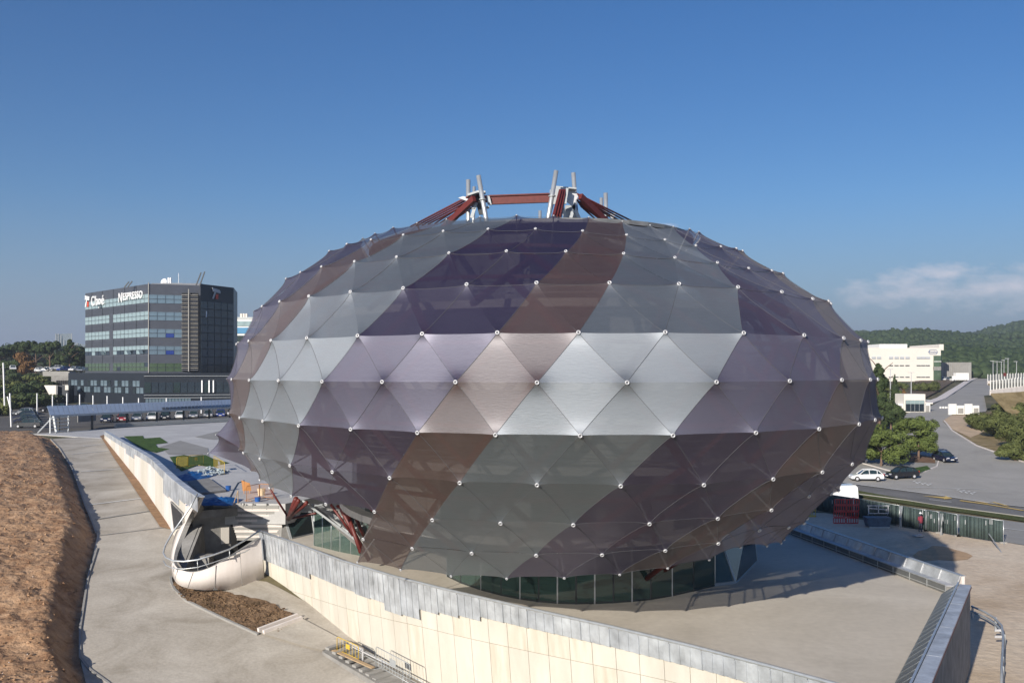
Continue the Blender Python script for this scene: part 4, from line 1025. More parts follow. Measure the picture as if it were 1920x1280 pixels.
for i in (0, 2, 4, 6, 8): rl.bar(pts[i], pts[i] + Vector((0, 0, -1.0)), .035)
rl.build('stair_handrail', M_GSTEEL, ls, True)
barrier(P(705, 1250, 50.3), P(768, 1285, 48.0), M_GSTEEL, 'grey crowd barrier with a small plate against the cream wall', h=1.05, nb=12)
barrier(ground(632, 1232, .3), ground(672, 1250, .3), M_YEL, 'yellow and white barrier lying over the lower steps', h=.8, plate=True, plate_mt=M_YEL, nb=7)
m = MB(); m.bar(ground(625, 1234, .45), ground(700, 1268, .45), .25, .05); tag(m.build('timber_plank', M_WOOD), 'long pale timber plank beside the lower steps', 'plank')
m = MB(); m.tube([ground(680, 1246, .8), ground(680, 1246, 0)], .05, 8); m.bar(ground(660, 1240, .8), ground(745, 1275, .6), .05); m.bar(ground(655, 1228, .7), ground(680, 1246, .8), .08)
tag(m.build('steel_railing', M_CAP), 'pale steel railing frame standing over the lower steps', 'railing')

# earth mound at the left
foot = [ground(*p) for p in ((60, 812), (95, 824), (112, 842), (135, 880), (160, 950), (182, 1006), (166, 1080), (150, 1180), (150, 1245), (175, 1300), (190, 1400))]
fx = [p.y for p in foot][::-1]; ff = [p.x for p in foot][::-1]
def foot_x(y): return lerp(y, fx, ff)
def mound_z(x, y):
    e = foot_x(y); t = (e - .1 - x)
    hgt = lerp(y, [30, 45, 60, 80, 110, 140, 150], [1.3, 1.3, 1.35, 1.35, 1.1, 0.5, 0.0])
    w = lerp(y, [40, 62, 90, 140], [1.9, 2.0, 2.3, 2.5])
    base = Z(x, y) * .0 + Z(e, y)
    q = sm(t / w)
    return base + hgt * q + 0.10 * max(0, t - w) * sm((130 - y) / 60) * .35 + (0.22 * noise.noise(Vector((x * .5, y * .5, 0))) + .16 * noise.noise(Vector((x * 1.4, y * 1.1, 4))) + .07 * noise.noise(Vector((x * 4, y * 3, 7)))) * min(1, max(0, t) / 1.0) + .02
V = []; Fc = []; ny = 220; nxm = 90
yy = np.geomspace(38, 150, ny)
for y in yy:
    e = foot_x(y)
    for i in range(nxm):
        tx = (i / (nxm - 1)) ** 1.6 * 30; x = e - tx; V.append((x, y, mound_z(x, y)))
for j in range(ny - 1):
    for i in range(nxm - 1): Fc.append((j * nxm + i + 1, j * nxm + i, (j + 1) * nxm + i, (j + 1) * nxm + i + 1))
tag(mk('earth_mound', V, Fc, M_MOUND, smooth=True), kind='structure')

r2 = random.Random(31)
for nm_, mt_, cnt, lo_, hi_ in (('earth_clods', M_MOUND, 1500, .05, .20), ('pale_stones', M_CONCP, 160, .03, .09)):
    m = MB()
    for i in range(cnt):
        y = 42 * (2.6 ** (r2.random() ** 1.4)); x = foot_x(y) - r2.random() ** .8 * 16 - .1; s_ = r2.uniform(lo_, hi_); c = Vector((x, y, mound_z(x, y) + s_ * .25))
        rot = Matrix.Rotation(r2.uniform(0, 6), 3, 'Z') @ Matrix.Rotation(r2.uniform(-.6, .6), 3, 'X'); b = m.verts([c + rot @ Vector(q) * s_ for q in ((-.6, 0, 0), (.6, .1, 0), (0, .55, .05), (0, -.5, 0), (.05, 0, .5), (0, 0, -.4))])
        for f in ((0, 2, 4), (2, 1, 4), (1, 3, 4), (3, 0, 4), (2, 0, 5), (1, 2, 5), (3, 1, 5), (0, 3, 5)): m.face([b + k for k in f])
    tag(m.build(nm_, mt_), kind='stuff')

# ------------------------------------------------------------------ right-hand yard and road
yard = G((1500, 958), (1548, 962), (1700, 985), (1880, 1016), (2100, 1060), (2300, 1500), (1600, 1500), (1500, 1200)) 
sheet('yard_dirt', [(18, 108), (20, 30), (60, 20), (110, 20), (110, 62)] + [tuple(at(x, y, -15)[:2]) for x, y in ((2100, 1052), (1880, 1016), (1700, 990), (1548, 962))], M_YARD, 0.04, 5)
sheet('damp_soil', [tuple(at(x, y, -15)[:2]) for x, y in ((1712, 1042), (1722, 1034), (1738, 1030), (1748, 1024), (1768, 1025), (1790, 1031), (1812, 1037), (1824, 1043), (1815, 1049), (1790, 1052), (1762, 1050), (1735, 1052), (1718, 1049))], mat('ochre_soil', (0.47, 0.31, 0.18), 1, var=.15, scale=1, bump=.4), 0.07, 1)
sheet('footway', [tuple(at(x, y, -15)[:2]) for x, y in ((1400, 936), (1560, 958), (1700, 985), (1880, 1016), (2100, 1050), (2100, 1005), (1900, 978), (1730, 955), (1560, 934), (1400, 915))], M_WALK, 0.06, 6)
sheet('verge', [tuple(at(x, y, -15)[:2]) for x, y in ((1400, 911), (1560, 929), (1700, 947), (1920, 979), (2100, 1005), (2100, 995), (1920, 971), (1700, 940), (1560, 922), (1400, 904))], M_STRIPG, 0.12, 6)
sheet('road', G((1400, 903), (1560, 921), (1700, 939), (1920, 970), (2150, 1003), (2150, 985), (1920, 952), (1760, 930), (1640, 914), (1500, 898), (1400, 890)), M_ASPH, 0.08, 8)
sheet('forecourt', G((1400, 889), (1500, 897), (1640, 913), (1760, 929), (1920, 951), (2150, 984), (2150, 940), (1990, 890), (1900, 862), (1830, 836), (1790, 812), (1770, 790), (1800, 778), (1848, 772), (1878, 735), (1852, 706), (1832, 706), (1790, 738), (1745, 762), (1700, 776), (1680, 800), (1610, 850), (1500, 870), (1400, 880)), M_ASPHL, 0.10, 8)
strip('road_line', ((1560, 904), (1648, 915), (1760, 930), (1920, 952), (2000, 963)), 0.28, M_ROADW, 0.16)
strip('road_line', ((1700, 915), (1780, 917), (1848, 919)), 0.18, M_ROADW, 0.16)
strip('road_line', ((1742, 938), (1784, 943)), 0.18, M_ROADW, 0.14)
strip('road_line', ((1880, 992), (1930, 998)), 0.18, M_ROADW, 0.14)
sheet('road_arrow', G((1728, 931.5), (1772, 934), (1772, 931.5), (1786, 936.5), (1770, 938), (1770, 936.5)), M_ROADY, 0.17, 3)
strip('road_hatching', ((1800, 940), (1850, 947), (1920, 959)), 0.5, M_ROADY, 0.15)
strip('road_hatching', ((1830, 941), (1850, 945), (1862, 943), (1890, 951)), 0.35, M_ROADY, 0.155)
for bx, by in ((1712, 905), (1794, 921)):       # bicycle-like painted symbols
    for i in range(7):
        x = bx + i * 5; y = by + i * .9
        strip('painted_symbol', ((x, y), (x + 5, y + 3.4 * (1 if i % 2 else -.5))), 0.22, M_ROADW, 0.17)
strip('kerb', ((1560, 921.5), (1700, 939.5), (1920, 970.5)), 0.15, M_WALK, 0.1, 0.1)
strip('kerb', ((1610, 868), (1700, 893), (1735, 885), (1757, 876), (1760, 866)), 0.2, M_CONCP, 0.1, 0.12)
strip('kerb', ((1770, 790), (1785, 808), (1830, 836), (1900, 861), (1960, 880)), 0.25, M_CONCP, 0.1, 0.12)
sheet('tree_island', G((1560, 862), (1610, 868), (1700, 892), (1735, 884), (1757, 875), (1759, 866), (1690, 845), (1600, 840)), M_WALK, 0.2, 5)
sheet('tree_island_soil', G((1640, 862), (1690, 868), (1754, 871), (1752, 860), (1700, 850), (1640, 846)), mat('pine_litter', (0.16, 0.09, 0.05), 1, var=.3, scale=1), 0.25, 5)
sheet('bank', G((1768, 791), (1785, 808), (1832, 835), (1860, 846), (1920, 868), (2050, 905), (2200, 900), (2200, 760), (1900, 760), (1848, 776), (1785, 778)), M_DRYG, 0.16, 6)
sheet('bare_bank', G((1768, 790), (1785, 806), (1820, 822), (1845, 812), (1842, 780), (1784, 780)), mat('bare_sand', (0.50, 0.375, 0.255), 1, var=.2, scale=.6, bump=.3), 0.2, 6)
sheet('lawn', G((1715, 880), (1738, 876), (1745, 882), (1722, 890)), M_GRASS, 0.26, 3)

# ------------------------------------------------------------------ green mesh site fence
sf = []
for i, (x0, y0, x1, y1) in enumerate(((1530, 958, 1600, 970), (1602, 970, 1686, 986), (1690, 987, 1735, 996), (1737, 996, 1760, 1000), (1762, 999, 1795, 1006), (1799, 1006, 1881, 1019))):
    lab = ['dark green netted fence panel behind the yellow cage, deep in shade', 'dark green netted fence panel behind the blue-grey tank', 'dark netted fence panel just left of the standing worker', 'netted fence panel right beside the standing worker, half in shade', 'sunlit narrow green netted fence panel between two poles', 'last wide green netted fence panel, nearest to the open end'][i]
    a, b = at(x0, y0, -15), at(x1, y1, -15); r0 = empty('site_fence_panel', tuple((a + b) / 2), lab, 'fence panel', 'green netted site fence')
    h = 2.0; nseg = 12
    pts = [a.lerp(b, j / nseg) + Vector((0.05 * math.sin(j * 1.7 + i), 0.1 * math.sin(j * 1.3 + i), 0)) for j in range(nseg + 1)]
    m = MB()
    for u, v in zip(pts[:-1], pts[1:]): m.slab([u + Vector((0, 0, .12)), v + Vector((0, 0, .12)), v + Vector((0, 0, h)), u + Vector((0, 0, h))], 0.02)
    m.build('netting', M_NET, r0, True)
    for q in (a, b):
        m = MB(); m.tube([q + Vector((0, -.05, 0)), q + Vector((0, -.05, h + .05))], .03, 6); m.build('post', M_PIPE, r0, True)
    m = MB(); m.tube([a + Vector((0, -.04, h + .02)), b + Vector((0, -.04, h + .02))], .022, 6); m.build('top_rail', M_PIPE, r0, True)
    for q in (a, b): 
        m = MB(); m.box((q.x, q.y, -14.9), (.6, .22, .14)); m.build('foot_block', M_CONCG, r0)
    rr = random.Random(i)
    for j in range(4 if i > 2 else 3):
        t = rr.uniform(.1, .9); z = rr.uniform(.9, 1.6); q = a.lerp(b, t) + Vector((0, -.12, z)); m = MB(); m.bar(q, q + Vector((0, 0, .4)), .05, .02); m.build('tear', M_CAP, r0)
m = MB(); m.bar(P(1854, 1000, 87), at(1878, 1036, -15), .07); m.bar(at(1883, 1022, -15), P(1880, 1003, 88), .06)
tag(m.build('fence_prop', M_PIPE), 'thin steel prop leaning against the end of the netted fence', 'prop')
# standing worker
def person(base, hgt, face, label, jacket, trousers, helmet):
    r0 = empty('person', tuple(base), label, 'person')
    s_ = hgt / 1.75; J = [(0, 0, .95), (0, 0, 1.15), (0, 0, 1.42), (0, 0, 1.52), (0, .01, 1.66), (.19, 0, 1.40), (.25, .02, 1.13), (.22, -.10, .88), (-.19, 0, 1.40), (-.25, .02, 1.13), (-.22, -.12, .90), (.09, 0, .90), (.10, -.02, .50), (.10, .02, .08), (.11, -.14, .04), (-.09, 0, .90), (-.11, .02, .50), (-.12, .08, .08), (-.12, -.08, .04)]
    E = [(0, 1), (1, 2), (2, 3), (3, 4), (2, 5), (5, 6), (6, 7), (2, 8), (8, 9), (9, 10), (0, 11), (11, 12), (12, 13), (13, 14), (0, 15), (15, 16), (16, 17), (17, 18)]
    Rr = [.15, .15, .16, .06, .095, .075, .05, .035, .075, .05, .035, .09, .065, .045, .04, .09, .065, .045, .04]
    me = bpy.data.meshes.new('body'); me.from_pydata([tuple(c * s_ for c in p) for p in J], E, [])
    o = bpy.data.objects.new('body', me); COL.objects.link(o); o.parent = r0; LOC[o.name] = (0, 0, 0)
    sk = o.modifiers.new('skin', 'SKIN'); ss = o.modifiers.new('s', 'SUBSURF'); ss.levels = ss.render_levels = 1
    for i, v in enumerate(me.skin_vertices[0].data): v.radius = (Rr[i] * s_, Rr[i] * s_ * .8); v.use_root = (i == 0)
    me.materials.append(trousers)
    m = MB(); m.tube([(0, 0, .85 * s_), (0, 0, 1.15 * s_), (0, 0, 1.38 * s_), (0, 0, 1.5 * s_)], [.2, .2, .2, .09], 10)
    for sg in (1, -1): m.tube([(sg * .18, 0, 1.42 * s_), (sg * .26, .02, 1.13 * s_), (sg * .235, -.09, .93 * s_)], [.09, .07, .05], 8)
    j = m.build('jacket', jacket, None, True); j.parent = r0; j.location = (0, 0, 0)
    m = MB(); m.tube([(0, .01, 1.70 * s_), (0, .01, 1.74 * s_), (0, .01, 1.80 * s_), (0, .01, 1.83 * s_)], [.135, .13, .09, .03], 10)
    k_ = m.build('helmet', helmet, None, True); k_.parent = r0; k_.location = (0, 0, 0)
    r0.rotation_euler.z = face
M_JKT = mat('maroon_cloth', (0.22, 0.03, 0.05), .9); M_TRS = mat('dark_blue_cloth', (0.03, 0.035, 0.06), .9); M_HLM = mat('white_helmet', (.75, .75, .75), .4)
person(at(1726, 997, -15), 1.78, 0.4, 'worker in a maroon jacket, dark trousers and white helmet by the netted fence', M_JKT, M_TRS, M_HLM)
# stacked red barriers, yellow cage, white frame, tank
c = at(1582, 982, -15); r0 = empty('red_barrier_stack', tuple(c), 'tall stack of red plastic site barriers in front of the netted fence', 'barrier stack')
M_REDP = mat('red_plastic', (0.55, 0.02, 0.015), .4)
for k in range(4):
    for j in range(2):
        m = MB(); x0 = c.x - 1.0 + j * 1.25; z0 = c.z + .1 + k * .62; y0 = c.y - k * .1
        m.bar((x0, y0, z0), (x0 + 1.15, y0, z0), .08); m.bar((x0, y0, z0 + .5), (x0 + 1.15, y0, z0 + .5), .08)
        for i in range(6): m.bar((x0 + .23 * i, y0, z0), (x0 + .23 * i, y0, z0 + .5), .07, .05)
        m.build('barrier_section', M_REDP, r0)
c = at(1512, 968, -15); r0 = empty('access_cage', tuple(c), 'yellow steel access cage parked beside the plaza edge in shade', 'lift cage')
for k in (0.1, .7, 1.25): 
    m = MB(); q = [(c.x - .8, c.y - .5), (c.x + .8, c.y - .5), (c.x + .8, c.y + .5), (c.x - .8, c.y + .5)]
    for i in range(4): m.bar((*q[i], c.z + k), (*q[(i + 1) % 4], c.z + k), .07)
    m.build('cage_rail', M_YEL, r0)
for i in range(8):
    a = [(-.8, -.5), (-.27, -.5), (.27, -.5), (.8, -.5), (.8, .5), (.27, .5), (-.27, .5), (-.8, .5)][i]; m = MB(); m.bar((c.x + a[0], c.y + a[1], c.z), (c.x + a[0], c.y + a[1], c.z + 1.25), .05); m.build('cage_post', M_YEL, r0)
m = MB(); m.box((c.x, c.y, c.z + .1), (1.7, 1.1, .12)); m.build('cage_floor', M_YEL, r0)
c = at(1645, 988, -15); r0 = empty('steel_tank', tuple(c), 'low blue-grey steel skip with sloping ends, by the netted fence', 'skip')
M_TANK = mat('blue_grey_steel', (0.09, 0.13, 0.18), .5, .2, var=.3, scale=2)
m = MB(); a = m.verts([(c.x - 1.0, c.y - .55, c.z + .15), (c.x + 1.0, c.y - .55, c.z + .15), (c.x + 1.0, c.y + .55, c.z + .15), (c.x - 1.0, c.y + .55, c.z + .15), (c.x - 1.2, c.y - .65, c.z + 1.0), (c.x + 1.15, c.y - .65, c.z + 1.0), (c.x + 1.15, c.y + .65, c.z + 1.0), (c.x - 1.2, c.y + .65, c.z + 1.0)])
for q in ((3, 2, 1, 0), (4, 5, 6, 7), (0, 1, 5, 4), (1, 2, 6, 5), (2, 3, 7, 6), (3, 0, 4, 7)): m.face([a + i for i in q])
m.build('tank_body', M_TANK, r0); m = MB(); m.bar((c.x - 1, c.y - .6, c.z + .08), (c.x + 1, c.y - .6, c.z + .08), .12); m.bar((c.x - 1, c.y + .5, c.z + .08), (c.x + 1, c.y + .5, c.z + .08), .12); m.build('skid', M_PIPE, r0)
c = at(1647, 984, -15) + Vector((0, 0, 1.15)); r0 = empty('steel_trestle', tuple(c), 'white tubular steel frame standing on the blue-grey skip', 'frame')
m = MB()
for u, v in (((-.95, 0), (.95, 0)), ((-.95, 0), (-.95, .75)), ((.95, 0), (.95, .75)), ((-1.1, .75), (1.05, .75)), ((-.95, .5), (.95, .35)), ((0, 0), (0, .75))): m.bar(c + Vector((u[0], 0, u[1])), c + Vector((v[0], 0, v[1])), .07)
for u in (-.95, .95): m.bar(c + Vector((u, 0, 0)), c + Vector((u * 1.0, .2, -.16)), .06)
m.build('tube_frame', M_CAP, r0)
for k, (x, lab) in enumerate(((1687, 'pair of pale poles leaning against the fence in shade'), (1763, 'pair of white poles at the sunlit joint of the netted fence'))):
    y = 990 + k * 14; m = MB(); m.tube([at(x, y, -15), P(x + 5, y - 42, at(x, y, -15).y)], .04, 6); m.tube([at(x + 3, y, -15), P(x + 1, y - 42, at(x, y, -15).y)], .04, 6); tag(m.build('leaning_poles', M_PIPE), lab, 'poles')
m = MB(); c = at(1722, 1007, -15); m.box((c.x, c.y, c.z + .15), (.9, .5, .12), .3); m.box((c.x + .2, c.y, c.z + .25), (.3, .3, .1), .8); tag(m.build('bent_sheet', M_PIPE), 'crumpled pale sheet lying on the shaded dirt near the worker', 'sheet')
# guard rail loop at the bottom right
gr = empty('yard_guard_rail', tuple(at(1880, 1200, -15)), 'curved steel guard rail on posts at the edge of the dirt yard', 'guard rail')
GRP = [(1822, 1136), (1845, 1146), (1865, 1158), (1878, 1172), (1881, 1190), (1880, 1215), (1878, 1250), (1877, 1300)]
for dz in (0.0, -.3):
    m = MB(); m.tube([at(x, y, -14.2) + Vector((0, 0, dz)) for x, y in GRP], .06, 8); m.build('rail', M_GSTEEL, gr, True)
for x, y in GRP[::2] + [(1878, 1232)]:
    p = at(x, y, -14.2); m = MB(); m.bar(p + Vector((.05, 0, .05)), Vector((p.x + .05, p.y, -15)), .1); m.build('post', M_GSTEEL, gr)
for y in (1181, 1193):
    p = at(1872, y, -14.4); m = MB(); m.box(tuple(p), (.4, .04, .12)); m.build('reflector', M_CAP, gr)

# ------------------------------------------------------------------ cars
def car_mesh_parts(colour, kind='hatch'):
    """profile sections along x (nose at -x); returns dict of MB"""
    L, W = 4.1, 1.72
    # body outline (side view) lower body and shoulder line
    lower = [(-2.05, .42), (-1.98, .62), (-1.75, .74), (-1.0, .86), (-.95, .88), (.9, .93), (1.6, .95), (1.98, .90), (2.05, .55), (2.02, .32), (-2.0, .28)]
    roof = [(-1.02, .87), (-.42, 1.32), (-.1, 1.42), (.7, 1.44), (1.35, 1.36), (1.85, .93)]
    return L, W, lower, roof
def make_car(name, mt, label, loc, rz, group=None, detail=True, scale=(1, 1, 1)):
    L, W, lower, roof = car_mesh_parts(None)
    r0 = empty(name, loc, label, 'car', group, rz)
    k = ('car', mt.name)
    if k not in CARS:
        d = {}
        m = MB(); w = W / 2
        secs = [(.0, w * .93), (1.0, w)]
        # body shell with tumblehome: inner profile at full width, chamfered edges
        n = len(lower)
        a = m.verts([(x, -w * .94, z * .98 + .01) for x, z in lower]); a2 = m.verts([(x * .985, -w, z * .9 + .04) for x, z in lower])
        b2 = m.verts([(x * .985, w, z * .9 + .04) for x, z in lower]); b = m.verts([(x, w * .94, z * .98 + .01) for x, z in lower])
        for A, B_ in ((a2, a), (a, b), (b, b2)):
            for i in range(n): j = (i + 1) % n; m.face((A + i, A + j, B_ + j, B_ + i))
        m.face([a2 + i for i in range(n)]); m.face([b2 + i for i in reversed(range(n))])
        rp = [(-.42, 1.33), (-.1, 1.43), (.7, 1.45), (1.35, 1.37), (1.42, 1.34)]
        a = m.verts([(x, -w * .70, z) for x, z in rp]); b = m.verts([(x, w * .70, z) for x, z in rp])
        for i in range(len(rp) - 1): m.face((a + i, b + i, b + i + 1, a + i + 1))
        for sg in (-1, 1):
            y0, y1 = sg * w * .90, sg * w * .71
            for (p, q) in (((-1.02, .86), (-.42, 1.33)), ((.25, .90), (.2, 1.43)), ((1.2, .93), (1.2, 1.39)), ((1.88, .92), (1.38, 1.36))): m.bar((p[0], y0, p[1]), (q[0], y1, q[1]), .07, .07)
            m.tube([(x, sg * w * .71, z) for x, z in rp], .04, 5)
        d['body'] = m
        g = MB()
        gpts = [(-1.0, .86), (-.42, 1.32), (-.1, 1.41), (.7, 1.43), (1.35, 1.35), (1.85, .93)]
        a = g.verts([(x, -w * (.90 if z < 1 else .70), z) for x, z in gpts]); b = g.verts([(x, w * (.90 if z < 1 else .70), z) for x, z in gpts]); n = len(gpts)
        for i in range(n - 1): g.face((a + i, b + i, b + i + 1, a + i + 1))
        g.face([a + i for i in range(n)]); g.face([b + i for i in reversed(range(n))])
        d['windows'] = g
        CARS[k] = {}
        CARS[k]['body'] = d['body'].build('body', mt, r0, base=LOC[r0.name]) if False else None
        for nm, mb, mm, smo in (('body', d['body'], mt, False), ('windows', d['windows'], M_GLASSD, False)):
            me = bpy.data.meshes.new(nm); me.from_pydata(mb.v, [], mb.f); me.materials.append(mm); CARS[k][nm] = me
    if 'wheel' not in CARS:
        wt = MB(); wt.tube([(0, -.1, 0), (0, -.09, 0), (0, .09, 0), (0, .1, 0)], [.26, .31, .31, .26], 18); wt.cur = 1
        wt.tube([(0, -.108, 0), (0, .108, 0)], .17, 12)
        me = bpy.data.meshes.new('wheel'); me.from_pydata(wt.v, [], wt.f); me.materials.append(M_BLK); me.materials.append(M_CAP); me.polygons.foreach_set('material_index', wt.m); CARS['wheel'] = me
        for nm, sz, mm in (('headlight', (.12, .36, .15), M_CAP), ('rear_light', (.1, .18, .3), M_REDP), ('number_plate', (.03, .5, .11), M_WHITE), ('mirror', (.12, .18, .12), M_DARK)):
            hb = MB(); hb.box((0, 0, 0), sz); me = bpy.data.meshes.new(nm); me.from_pydata(hb.v, [], hb.f); me.materials.append(mm); CARS[nm] = me
    def add(nm, me, l=(0, 0, 0)):
        o = bpy.data.objects.new(nm, me); COL.objects.link(o); o.parent = r0; o.location = l; LOC[o.name] = (0, 0, 0)
    add('body', CARS[k]['body']); add('windows', CARS[k]['windows'])
    for x in (-1.3, 1.25):
        for y in (-.78, .78): add('wheel', CARS['wheel'], (x, y, .31))
    if detail:
        for y in (-.6, .6): add('headlight', CARS['headlight'], (-1.95, y, .64)); add('rear_light', CARS['rear_light'], (2.0, y * 1.15, .82))
        add('number_plate', CARS['number_plate'], (-2.06, 0, .42)); add('number_plate', CARS['number_plate'], (2.06, 0, .5))
        for y in (-.92, .92): add('mirror', CARS['mirror'], (-.75, y, .95))
    r0.scale = scale
    return r0
CARS = {}
PAINT = {n: mat(n, c, .25, mtl, .6, var=.03, coat=.6) for n, c, mtl in (('white_car_paint', (.75, .75, .75), 0), ('black_car_paint', (.012, .012, .016), 0), ('dark_blue_car_paint', (.012, .018, .05), .2), ('silver_car_paint', (.42, .43, .45), .7), ('red_car_paint', (.30, .02, .02), 0), ('grey_car_paint', (.12, .125, .13), .6), ('blue_car_paint', (.03, .06, .28), .2))}
g1 = ground(1624, 902, .1); make_car('parked_car', PAINT['white_car_paint'], 'white hatchback parked side-on just left of the black car', tuple(g1), R(-6), 'cars parked on the forecourt')
g1 = ground(1690, 898, .1); make_car('parked_car', PAINT['black_car_paint'], 'black hatchback parked right behind the white one under the pines', tuple(g1), R(14), 'cars parked on the forecourt', scale=(1.05, 1, 1.05))
g1 = ground(1771, 866, .1); make_car('parked_car', PAINT['dark_blue_car_paint'], 'dark blue car facing the viewer beside the round pine', tuple(g1), R(97), 'cars parked on the forecourt')
# van half seen behind the fence
c = at(1575, 941, -15); r0 = empty('parked_van', tuple(c), 'white van with only its rounded roof showing above the netted fence', 'van')
m = MB(); w = 1.0
prof = [(-2.0, .4), (-2.0, 1.0), (-1.5, 1.25), (-.9, 1.95), (1.5, 2.05), (1.75, 1.8), (1.8, .4)]
m.cur = 0; a = m.verts([(c.x + x, c.y - w * (.85 if z > 1.7 else 1), c.z + z) for x, z in prof]); b = m.verts([(c.x + x, c.y + w * (.85 if z > 2 else 1), c.z + z) for x, z in prof])
for i in range(7): j = (i + 1) % 7; m.face((a + i, b + i, b + j, a + j))
m.face([a + i for i in reversed(range(7))]); m.face([b + i for i in range(7)]); m.build('body', PAINT['white_car_paint'], r0)
m = MB(); m.slab([Vector((c.x - 1.5, c.y - .85, c.z + 1.3)), Vector((c.x - 1.5, c.y + .85, c.z + 1.3)), Vector((c.x - .95, c.y + .8, c.z + 1.92)), Vector((c.x - .95, c.y - .8, c.z + 1.92))], .03); m.build('windscreen', M_GLASSD, r0)
for x in (-1.3, 1.2):
    for y in (-.9, .9): m = MB(); m.tube([(c.x + x, c.y + y - .1, c.z + .34), (c.x + x, c.y + y + .1, c.z + .34)], .34, 14); m.build('wheel', M_BLK, r0)

# ------------------------------------------------------------------ vegetation
def leafmat(nm, c, c2):
    m = mat(nm, c, .75, 0, .25, scale=.9, color2=c2); return m
M_PINE = leafmat('pine_needles', (.055, .08, .018), (.14, .175, .045))
M_DPINE = leafmat('dark_pine_needles', (.02, .036, .012), (.065, .09, .03))
M_BUSH = leafmat('bush_leaves', (.05, .065, .018), (.13, .145, .045))
M_AUT = leafmat('bronze_leaves', (.10, .05, .02), (.20, .11, .04))
M_FAR = leafmat('far_needles', (.022, .042, .018), (.06, .085, .035))
def leaf_cloud(rng, lobes, n, size):
    """n small leaf quads spread near the surface of overlapping lobes; returns verts, faces"""
    C = np.array([l[0] for l in lobes], float); S = np.array([l[1] for l in lobes], float)
    wgt = (S[:, 0] * S[:, 1] + S[:, 1] * S[:, 2]) ; wgt /= wgt.sum()
    li = rng.choice(len(lobes), n, p=wgt)
    d = rng.normal(size=(n, 3)); d /= np.linalg.norm(d, axis=1)[:, None]
    r = rng.uniform(.45, 1.06, n) ** .5
    clump = rng.integers(0, 1 << 30)
    p = C[li] + d * S[li] * r[:, None]
    # drop leaves in irregular gaps
    g = np.sin(p[:, 0] * 2.7 / (S.mean() ** .5) + clump % 7) * np.sin(p[:, 1] * 2.3 / (S.mean() ** .5)) * np.sin(p[:, 2] * 3.1 / (S.mean() ** .5) + clump % 5)
    keep = g > -.35 + .15 * rng.random(n); p = p[keep]; d = d[keep]; n = len(p)
    u = rng.normal(size=(n, 3)); u -= (u * d).sum(1)[:, None] * d * .75; u /= np.linalg.norm(u, axis=1)[:, None]
    v = np.cross(d, u) + rng.normal(size=(n, 3)) * .35; v /= np.linalg.norm(v, axis=1)[:, None]
    s = size * rng.uniform(.55, 1.25, n)[:, None]
    V = np.stack([p - u * s - v * s * .45, p + u * s * .9 - v * s * .5, p + u * s * 1.05 + v * s * .5, p - u * s * .8 + v * s * .55], 1).reshape(-1, 3)
    return V, n
def mesh_quads(nm, V, n, mt):
    me = bpy.data.meshes.new(nm); me.vertices.add(4 * n); me.vertices.foreach_set('co', V.astype(np.float32).ravel())
    me.loops.add(4 * n); me.loops.foreach_set('vertex_index', np.arange(4 * n, dtype=np.int32)); me.polygons.add(n)
    me.polygons.foreach_set('loop_start', np.arange(0, 4 * n, 4, dtype=np.int32)); me.polygons.foreach_set('loop_total', np.full(n, 4, np.int32))
    me.materials.append(mt); me.update(); me.validate(); return me
def crown_lobes(rng, h, r, style):
    L = []
    if style == 'round':
        for i in range(16):
            a = rng.uniform(0, 6.28); q = rng.uniform(.1, .66); z = rng.uniform(.27, .86)
            L.append(((math.cos(a) * q * r, math.sin(a) * q * r, z * h), (r * rng.uniform(.28, .48),) * 2 + (h * rng.uniform(.12, .2),)))
    elif style == 'umbrella':
        for i in range(14):
            a = rng.uniform(0, 6.28); q = rng.uniform(.05, .7)
            L.append(((math.cos(a) * q * r, math.sin(a) * q * r, h * rng.uniform(.68, .86)), (r * rng.uniform(.25, .42),) * 2 + (h * rng.uniform(.09, .15),)))
    elif style == 'column':
        for i in range(7): z = .12 + i * .125; w = math.sin(math.pi * min(1, (z + .25) / 1.2)); L.append(((rng.normal() * .05 * r, rng.normal() * .05 * r, z * h), (r * w, r * w, h * .12)))
    elif style == 'tall':
        for i in range(18):
            z = rng.uniform(.15, .92); w = (1.05 - z) ** .6; a = rng.uniform(0, 6.28); q = rng.uniform(0, .6) * w
            L.append(((math.cos(a) * q * r, math.sin(a) * q * r, z * h), (r * .38 * w + .1,) * 2 + (h * .09,)))
    elif style == 'bush':
        for i in range(12):
            a = rng.uniform(0, 6.28); q = rng.uniform(0, .75); L.append(((math.cos(a) * q * r, math.sin(a) * q * r, h * rng.uniform(.25, .7)), (r * rng.uniform(.25, .45),) * 2 + (h * rng.uniform(.18, .3),)))
    return L
TREEC = {}
